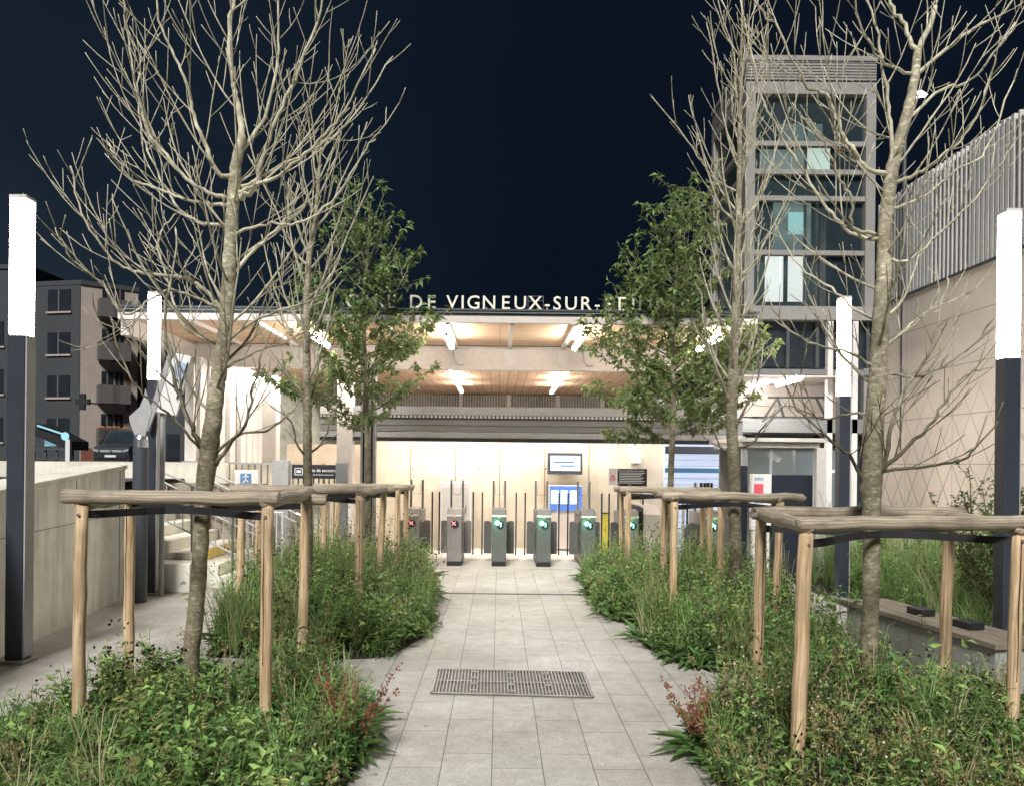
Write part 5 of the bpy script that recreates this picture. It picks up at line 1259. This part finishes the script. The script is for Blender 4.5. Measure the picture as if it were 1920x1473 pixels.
def plant_bed(key, n, hfun, mix, seed, name, label, edge_dock=40, poly=None):
    global rng
    rng = np.random.default_rng(seed); P = poly or BEDS[key]; acc = Acc()
    xs_ = [p[0] for p in P]; ys_ = [p[1] for p in P]; kinds = list(mix); pr = np.array([mix[k] for k in kinds]); pr = pr / pr.sum()
    c = 0; ph = rng.uniform(0, 6, 4)
    while c < n:
        x, y = rng.uniform(min(xs_), max(xs_)), rng.uniform(min(ys_), max(ys_))
        if not in_poly(x, y, P): continue
        # kinds gather in drifts
        w = pr * np.array([1 + .97 * math.sin(x * (2.1 + .7 * i) + y * (1.3 + .5 * i) + ph[i % 4] + i * 1.7) for i in range(len(kinds))]); w = w / w.sum()
        k = kinds[rng.choice(len(kinds), p=w)]
        h = hfun(x, y) * rng.uniform(.55, 1.12) * (1.25 if rng.uniform() < .06 else 1) * (1 + .34 * math.sin(x * 5.3 + ph[0]) * math.sin(y * 4.6 + ph[1]) + .12 * math.sin(x * 13 + y * 9))
        if k == 'seed': h *= 1.4
        if rng.uniform() < .05: h *= 1.35
        if k == 'tan': h *= 1.15
        if k == 'dock': h = max(.16, h * .62)
        plant(acc, x, y, h, k); c += 1
    for _ in range(edge_dock):   # leaves spilling over the edge onto the slabs
        i = rng.integers(len(P)); a, b = P[i], P[(i + 1) % len(P)]; f = rng.uniform()
        x, y = a[0] + (b[0] - a[0]) * f + rng.normal() * .03, a[1] + (b[1] - a[1]) * f + rng.normal() * .03
        plant(acc, x, y, rng.uniform(.12, .22), 'dock' if rng.uniform() < .28 else ('fine' if rng.uniform() < .6 else 'blade'))
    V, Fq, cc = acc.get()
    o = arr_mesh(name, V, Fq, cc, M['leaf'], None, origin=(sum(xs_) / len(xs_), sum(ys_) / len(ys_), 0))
    tag(o, label, 'plants', kind='stuff'); return len(Fq)
tot = 0
MIX = dict(leafy=2.6, fine=3.6, blade=3.4, white=.5, tan=.5, seed=.5, yellowish=1.3, dock=.5)
tot += plant_bed('nl', 2300, lambda x, y: .23 + .12 * max(0, min(1, (y - 4.3) / 1.0)) + .07 * max(0, min(1, (x + 2.6) / 1.0)), MIX, 31, 'meadow_plants', 'low green meadow plants filling the near left bed', 60)
tot += plant_bed('fl', 2600, lambda x, y: .50 + .06 * max(0, min(1, (y - 6.5) / 2)) - .16 * max(0, min(1, (x + 1.2) / .6)), dict(MIX, seed=1.0, leafy=4), 32, 'meadow_plants', 'tall dark green meadow plants filling the far left bed', 70)
tot += plant_bed('nr', 2700, lambda x, y: .24 + .20 * max(0, min(1, (y - 3.6) / 1.2)) + .05 * max(0, min(1, (x - 1.4) / 1.0)) - .16 * max(0, min(1, (x - 2.5) / .5)), dict(MIX, white=1.3, yellowish=2.6, tan=1.0, seed=.8), 33, 'meadow_plants', 'pale flowering meadow plants filling the near right bed', 60)
tot += plant_bed('fr', 2900, lambda x, y: .46 + .06 * max(0, min(1, (y - 6.5) / 2)) - .14 * max(0, min(1, (1.6 - x) / .6)), dict(MIX, seed=.9, leafy=4), 34, 'meadow_plants', 'bushy green meadow plants filling the far right bed', 70)
tot += plant_bed(None, 1500, lambda x, y: .45 + .32 * max(0, min(1, (y - 6.5) / 2.5)), dict(blade=6, leafy=2, fine=2.0, tan=.3), 35, 'tall_grass', 'tall soft green grass between the bench and the beige wall', 20, poly=[(4.05, 5.8), (7.6, 6.5), (7.7, 13), (4.6, 13), (4.3, 9)])
print('plant quads', tot)
# dead leaves and crumbs of soil blown onto the slabs along the beds
rng = np.random.default_rng(5); acc = Acc(); B = []
for key in BEDS:
    P = BEDS[key]
    for _ in range(150):
        i = rng.integers(len(P)); a_, b_ = P[i], P[(i + 1) % len(P)]; f = rng.uniform(); B.append((a_[0] + (b_[0] - a_[0]) * f + rng.normal() * .16, a_[1] + (b_[1] - a_[1]) * f + rng.normal() * .12, .009))
for _ in range(90): B.append((rng.uniform(-1.2, 1.6), rng.uniform(3.2, 11.5), .009))
for _ in range(60): B.append((rng.uniform(-4.3, -2.8), rng.uniform(4, 9.5), .009))
B = np.array(B); n = len(B); a_ = rng.uniform(0, 6.28, n); D = np.stack([np.cos(a_), np.sin(a_), a_ * 0], 1); nr = np.tile([[0, 0, 1.]], (n, 1)) + rng.normal(size=(n, 3)) * .08; nr /= np.linalg.norm(nr, axis=1)[:, None]
S_ = rng.uniform(.006, .03, n) * np.where(rng.uniform(size=n) < .75, .45, 1); V, Fq, cc = leaves_from(B, D, nr, S_, S_ * .5, np.array([[.13, .10, .06]]) * rng.uniform(.4, 1.6, (n, 1)), .05)
tag(arr_mesh('leaf_litter', V, Fq, cc, M['leaf'], None, origin=(0, 6, 0)), 'scattered dead leaves and crumbs on the slabs along the beds', 'litter', kind='stuff')
# single recognisable plants
def dock_spike(px, py, label, cols, n=9, h=.42, lean=.5):
    global rng
    rng = np.random.default_rng(int(px)); g = G(px, py); t = thing('dock_plant', label, 'plant', g, 'rust red dock plants'); acc = Acc(); lf_ = Acc()
    for k in range(n):
        a = rng.uniform(-.6, .9) * lean; hh = h * rng.uniform(.6, 1.1); m = 70
        P = np.array([[g.x + math.sin(a) * hh * f * (1 + .3 * f), g.y + rng.normal() * .015 - .05 * f * (k % 3), hh * f] for f in np.linspace(0, 1, 6)]); strip(acc, P, .006, [.15, .07, .05])
        f = rng.uniform(.35, 1, m); B = np.stack([np.interp(f, np.linspace(0, 1, 6), P[:, q]) for q in range(3)], 1) + rng.normal(size=(m, 3)) * .010
        s = rng.uniform(.005, .010, m); aa = rng.uniform(0, 3.14, m); sd = np.stack([np.cos(aa), np.sin(aa), aa * 0], 1) * s[:, None]; up_ = np.array([[0, 0, 1.]]) * s[:, None]
        V = np.stack([B - sd, B - up_, B + sd, B + up_], 1).reshape(-1, 3); acc.add(V, np.arange(m)[:, None] * 4 + np.array([[0, 1, 2, 3]]), np.array([cols]) * rng.uniform(.6, 1.4, (m, 1)))
    V, Fq, c = acc.get(); arr_mesh('flower_spikes', V, Fq, c, M['leaf'], t)
    for k in range(3): plant(lf_, g.x + rnd(-.04, .04), g.y + rnd(-.04, .04), .26, 'dock')
    V, Fq, c = lf_.get(); arr_mesh('leaves', V, Fq, c, M['leaf'], t)
dock_spike(652, 1425, 'rust red dock spikes at the right edge of the near left bed', [.30, .10, .075], 10, .50, .8)
dock_spike(1318, 1415, 'rust red dock spikes at the left edge of the near right bed', [.32, .12, .09], 9, .42, -.6)
dock_spike(1560, 1375, 'brownish red dock spikes beside the near right guard post', [.13, .06, .045], 8, .62, -.5)
dock_spike(600, 1290, 'dull brown dock spikes behind the near left bed', [.17, .11, .06], 9, .5, .3)
# shrub on the right
rng = np.random.default_rng(77)
c = W(1880, 1010, 7.6)
t = thing('shrub', 'leafy green shrub at the right edge in front of the beige wall', 'shrub', (c.x, 7.6, 0))
mb = MB(); tips = []
for k in range(16):
    a = k * 2.4; e = rnd(.8, 1.4); d = Vector((math.cos(a) * math.cos(e), math.sin(a) * math.cos(e), math.sin(e)))
    pts, dirs, rr = path_branch(mb, (c.x, 7.6, 0), d, rnd(1.1, 1.7), .014, .004, .03, .1, .1, 5, False); tips.append((pts, dirs, 0)); ramify(mb, pts, dirs, rr, 1, 2, .14, .5, R(40), .04, tips, .003)
mb.build('branches', M['bark2'], t)
B, D, S_ = [], [], []
for pts, dirs, lv in tips:
    for i in range(len(pts) // (3 if lv == 0 else 9), len(pts)):
        for k in range(4): B.append(tuple(pts[i] + Vector((rnd(-.02, .02), rnd(-.02, .02), rnd(-.02, .02))))); D.append(tuple(Vector((rnd(-1, 1), rnd(-1, 1), rnd(-.3, .7))).normalized())); S_.append(rnd(.03, .06))
B, D, S_ = map(np.array, (B, D, S_)); n = len(B); nr = rng.normal(size=(n, 3)) * .5 + [0, 0, 1]; nr -= D * np.sum(nr * D, 1)[:, None]; nr /= np.linalg.norm(nr, axis=1)[:, None] + 1e-9
col = np.array([[.05, .085, .02]]) * rng.uniform(.6, 2.0, (n, 1)); V, Fq, cc = leaves_from(B, D, nr, S_, S_ * .5, col, .2); arr_mesh('foliage', V, Fq, cc, M['leaf'], t)

# ================================================================ far left: street and houses
def far_building(label, foot, z0, z1, wallm, winrows, name='apartment_building'):
    t = thing(name, label, 'building', (foot[0][0], foot[0][1], z0))
    MB().prism([(x, y, z0) for x, y in foot], (0, 0, z1 - z0)).build('wall', wallm, t)
    cx2 = sum(p[0] for p in foot) / len(foot); cy2 = sum(p[1] for p in foot) / len(foot)
    MB().prism([(cx2 + (x - cx2) * 1.02, cy2 + (y - cy2) * 1.02, z1 + .001) for x, y in foot], (0, 0, .25)).build('roof', M['aptdark'], t)
    return t
def win_on(t, p, q, f0, f1, z0, z1, m, nm='window', out=.04, balcony=None, frame=True):
    """window on the wall running p->q (2-D); outward normal on the camera side"""
    p, q = Vector((*p, 0)), Vector((*q, 0)); d = (q - p).normalized(); n_ = Vector((d.y, -d.x, 0))
    if n_.y > 0: n_ = -n_
    a, b = p.lerp(q, f0) + n_ * .003, p.lerp(q, f1) + n_ * .003
    def bx(a, b, z0, z1, o0, o1, nm, m, par): MB().prism([Vector((v.x, v.y, z0)) for v in (a + n_ * o0, b + n_ * o0, b + n_ * o1, a + n_ * o1)], (0, 0, z1 - z0)).build(nm, m, par)
    bx(a, b, z0, z1, 0, out, nm, m, t)
    if frame:
        bx(a - d * .08, b + d * .08, z0 - .1, z0 - .002, 0, out + .05, 'sill', M['apt'], t)
        c = a.lerp(b, .5); bx(c - d * .04, c + d * .04, z0, z1, out + .002, out + .03, 'mullion', M['aptrail'], t)
    if balcony: bx(a - d * .25, b + d * .25, z0 - .1, z0 + balcony, out + .05, .9, 'balcony', M['aptrail'], t)
GY = 42.0
Cn = W(149, 862, GY); Cf = W(256, 862, GY + 1.7); Cl = W(58, 862, GY + .6)
c0, c1, c2 = (Cn.x, Cn.y), (Cf.x, Cf.y), (Cl.x, Cl.y)
zt_ = W(149, 534, GY).z
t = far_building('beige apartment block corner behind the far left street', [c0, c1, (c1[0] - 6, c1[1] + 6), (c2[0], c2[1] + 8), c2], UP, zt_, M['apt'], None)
MB().prism([(c0[0] - .02, c0[1] - .04, UP + .01), (c2[0], c2[1] - .04, UP + .01), (c2[0], c2[1] - .02, UP + .01), (c0[0] - .02, c0[1] - .02, UP + .01)], (0, 0, zt_ - UP - .02)).build('shade_tone_wall', M['aptdark'], t)  # darker sheet that puts the shade of this face into the colour
for k in range(4):
    z = UP + 1.3 + 2.35 * k
    win_on(t, (c2[0], c2[1] - .05), (c0[0], c0[1] - .05), .34, .80, z, z + 1.2, M['aptwin'])
    if k < 4:
        win_on(t, c0, c1, .36, .56, z - .2, z + 1.5, M['aptwin'], balcony=.9); win_on(t, c0, c1, .60, .74, z - .2, z + 1.5, M['aptwin'], balcony=.9)
win_on(t, c0, c1, .80, .86, UP + 3, zt_ - 1, M['brick_red'], 'stair_strip', frame=False)
win_on(t, c0, c1, .02, .33, UP + .1, UP + .9, M['brick_red'], 'shopfront', frame=False); 
p, q = Vector((*c0, 0)), Vector((*c1, 0)); d = (q - p).normalized()
mb = MB(); n_ = Vector((d.y, -d.x, 0)); text_into(mb, 'OPTIC', .55, Vector((*c0, UP + 1.75)) + d * 1.6 + n_ * .2, right=d, align='CENTER', bold=.01); mb.build('shop_sign', M['orange'], t)
HY = 43.5; a, b = W(-60, 862, HY), W(50, 862, HY)
t = far_building('dark house at the left edge behind the near left light column', [(b.x, HY), (b.x, HY + 8), (a.x, HY + 8), (a.x, HY)], UP, W(30, 505, HY).z, M['aptdark'], None, 'town_house')
for k in range(3):
    for f in (.45, .78): win_on(t, (a.x, HY), (b.x, HY), f, f + .14, UP + 1.2 + 2.7 * k, UP + 2.6 + 2.7 * k, M['aptwin'])
a, b = W(228, 862, 48), W(300, 862, 48)
t = far_building('dim brown block partly hidden between apartment corner and roof end', [(a.x, 48.5), (b.x, 48.5), (b.x, 56), (a.x, 56)], UP, W(260, 605, 48).z, M['apt'], None)
for k in range(3):
    win_on(t, (a.x, 48.4), (b.x, 48.4), .15, .35, UP + 1.2 + 2.6 * k, UP + 2.4 + 2.6 * k, M['aptwin']); win_on(t, (a.x, 48.4), (b.x, 48.4), .55, .8, UP + 1.2 + 2.6 * k, UP + 2.4 + 2.6 * k, M['aptwin'])
a, b = W(300, 862, 30), W(420, 862, 30)
t = far_building('low dark building behind the slat screen', [(a.x, 30), (b.x, 30), (b.x, 36), (a.x, 36)], UP, W(300, 740, 30).z, M['aptdark'], None, 'low_building')
win_on(t, (a.x, 30), (b.x, 30), .1, .3, UP + .3, UP + 1.3, M['aptwin'], frame=False)
# pharmacy cross
p = W(155, 753, 40); t = thing('cross_sign', 'dark unlit cross shaped shop sign on the apartment corner', 'sign', p)
MB().box(p.x - .13, p.x + .13, 39.95, 40.1, p.z - .42, p.z + .42).build('upright', M['black'], t); MB().box(p.x - .36, p.x + .36, 39.94, 40.11, p.z - .15, p.z + .15).build('crossbar', M['black'], t)
MB().tube([(p.x, 40.1, p.z), (p.x, 42, p.z)], .04, 6).build('bracket', M['darkgrey'], t)
# awning with cyan light
a, b = W(62, 793, 30), W(128, 826, 30)
t = thing('shop_awning', 'dark sloping awning with a thin cyan light line at far left', 'awning', (a.x, 30, UP))
MB().prism([(a.x, 30, a.z), (b.x, 30, b.z), (b.x, 30, b.z - .35), (a.x, 30, a.z - .45)], (0, 1.5, 0)).build('canvas', M['black'], t)
MB().bar(W(70, 797, 29.9), W(118, 813, 29.9), .05, .06).build('light_line', M['far_cyan'], t)
p = W(122, 817, 29.8); MB().disc(p, .16, 14).build('round_lamp', M['far_cyan'], t)
MB().box(W(84, 0, 30).x, W(102, 0, 30).x, 30.3, 30.4, W(80, 835, 30).z, W(80, 820, 30).z).build('lit_sign', M['far_cyan'], t)
MB().tube([(b.x - .1, 30.5, UP), (b.x - .1, 30.5, b.z)], .05, 6).build('post', M['darkgrey'], t)
# street barrier
t = thing('street_railing', 'low dark street railing with a white end post before the shops', 'railing', (W(90, 858, 28).x, 28, UP))
a, b = W(60, 840, 28), W(125, 840, 28)
for z in (.25, .6): MB().box(a.x, b.x, 28, 28.06, UP + z, UP + z + .08).build('rail', M['darkgrey'], t)
for f in (.02, .35, .68): x = a.x + (b.x - a.x) * f; MB().box(x - .04, x + .04, 28.061, 28.12, UP, UP + .75).build('post', M['darkgrey'], t)
MB().box(b.x - .04, b.x + .12, 27.98, 28.12, UP, UP + 1.0).build('end_post', M['signwhite'], t)
# van facing the camera
def van(px0, px1, Y, label):
    a, b = W(px0, 862, Y), W(px1, 862, Y); w = (b.x - a.x) / 2; x = (a.x + b.x) / 2; z = UP; h = w * 2 * .92
    t = thing('parked_van', label, 'van', (x, Y, z))
    prof = [(0, .18), (0, .48 * h), (.10, .53 * h), (.75, .60 * h), (1.35, .96 * h), (1.6, h), (4.6, h), (4.75, .9 * h), (4.75, .18)]
    mb = MB(); mb.prism([(x - w * .92, Y + y, z + zz) for y, zz in prof], (w * 1.84, 0, 0)); mb.build('body', M['vanpaint'], t, bevel=.06)
    n_ = Vector((0, -.36 * h, .60)).normalized()
    MB().prism([Vector((x - w * .80, Y + .80, z + .63 * h)), Vector((x + w * .80, Y + .80, z + .63 * h)), Vector((x + w * .70, Y + 1.30, z + .93 * h)), Vector((x - w * .70, Y + 1.30, z + .93 * h))], n_ * .02).build('windscreen', M['darkglass'], t)
    for s in (-1, 1):
        MB().prism([(x + s * w * .60, Y - .01, z + .36 * h), (x + s * w * .90, Y - .01, z + .40 * h), (x + s * w * .90, Y - .01, z + .47 * h), (x + s * w * .62, Y - .01, z + .43 * h)], (0, -.04, 0)).build('headlight', M['hl'], t, label='bright reflecting headlight' if s > 0 else None)
        MB().box(x + s * w * .95, x + s * w * 1.15, Y + .9, Y + 1.0, z + .58 * h, z + .74 * h).build('wing_mirror', M['black'], t, bevel=.02)
        wl = MB().tube([(x + s * w * .78, Y + .75, z + .33), (x + s * w * .96, Y + .75, z + .33)], .33, 18).build('wheel', M['rubber'], t); MB().tube([(x + s * w * .97, Y + .75, z + .33), (x + s * w * .975, Y + .75, z + .33)], .2, 14).build('rim', M['grey'], wl)
        wl = MB().tube([(x + s * w * .78, Y + 3.8, z + .33), (x + s * w * .96, Y + 3.8, z + .33)], .33, 18).build('wheel', M['rubber'], t)
    MB().box(x - w * .55, x + w * .55, Y - .03, Y - .003, z + .37 * h, z + .43 * h).build('grille', M['grey'], t)
    MB().box(x - w * .8, x + w * .8, Y - .05, Y - .002, z + .20 * h, z + .30 * h).build('bumper', M['black'], t)
    MB().box(x - .26, x + .26, Y - .07, Y - .051, z + .23 * h, z + .29 * h).build('number_plate', M['signwhite'], t)
    MB().prism([(x, Y - .06, z + .45 * h), (x + .05, Y - .06, z + .40 * h), (x, Y - .06, z + .35 * h), (x - .05, Y - .06, z + .40 * h)], (0, .02, 0)).build('badge', M['steel'], t)
van(171, 245, 36, 'dark van parked facing the camera behind the retaining wall')

# ================================================================ light
w = bpy.data.worlds.new('World'); sc.world = w; w.use_nodes = True
n, l = w.node_tree.nodes, w.node_tree.links; bg = n['Background']
tc = n.new('ShaderNodeTexCoord'); s = n.new('ShaderNodeSeparateXYZ'); l.new(tc.outputs['Generated'], s.inputs[0])
mr = n.new('ShaderNodeMapRange'); l.new(s.outputs['X'], mr.inputs[0]); mr.inputs[1].default_value = .05; mr.inputs[2].default_value = -.65
mz = n.new('ShaderNodeMapRange'); l.new(s.outputs['Z'], mz.inputs[0]); mz.inputs[1].default_value = .6; mz.inputs[2].default_value = .05; mz.inputs[3].default_value = .45
sn = noise(n, l, tc.outputs['Generated'], 2.2, 5, 0.6)
f = math_(n, l, 'MULTIPLY', mr.outputs[0], mz.outputs[0])
f = math_(n, l, 'MULTIPLY_ADD', math_(n, l, 'SUBTRACT', sn, 0.42), 0.45, f, clamp=True)
l.new(ramp(n, l, f, [(0.0, (.0030, .0064, .0135)), (.55, (.0085, .0160, .027)), (1.0, (.024, .036, .048))]), bg.inputs[0]); bg.inputs[1].default_value = 1.0
front_fill = bpy.data.lights.new('front_fill', 'SUN'); front_fill.energy = 5.0; front_fill.angle = R(14); front_fill.color = (1.0, .985, .95)  # night fill light standing in for unseen street lamps behind the camera
so = bpy.data.objects.new('front_fill', front_fill); C.objects.link(so)
so.rotation_euler = Vector((.22, 1.0, -.95)).to_track_quat('-Z', 'Y').to_euler()
def area(name, loc, sx, sy, e, col, d=(0, 0, -1)):
    a = bpy.data.lights.new(name, 'AREA'); a.shape = 'RECTANGLE'; a.size = sx; a.size_y = sy; a.energy = e; a.color = col
    o = bpy.data.objects.new(name, a); C.objects.link(o); o.location = loc; o.rotation_euler = Vector(d).to_track_quat('-Z', 'Y').to_euler()
area('gate_hall_fill', (.3, 13.9, 3.0), 5.0, .5, 160, (1, .95, .88))  # area fills added without fixtures to bring up the hall and wall glow
area('wall_wash_fill', (.3, 14.2, 2.3), 5.2, .15, 28, (1, .94, .84), (0, .55, -1))
area('left_hall_fill', (-3.2, 13.2, 3.1), 2.2, .6, 80, (1, .93, .84))  # added side fills, no fixtures of their own, backing up the tube lamps
area('right_hall_fill', (4.4, 13.4, 3.1), 1.6, .6, 80, (1, .95, .88))
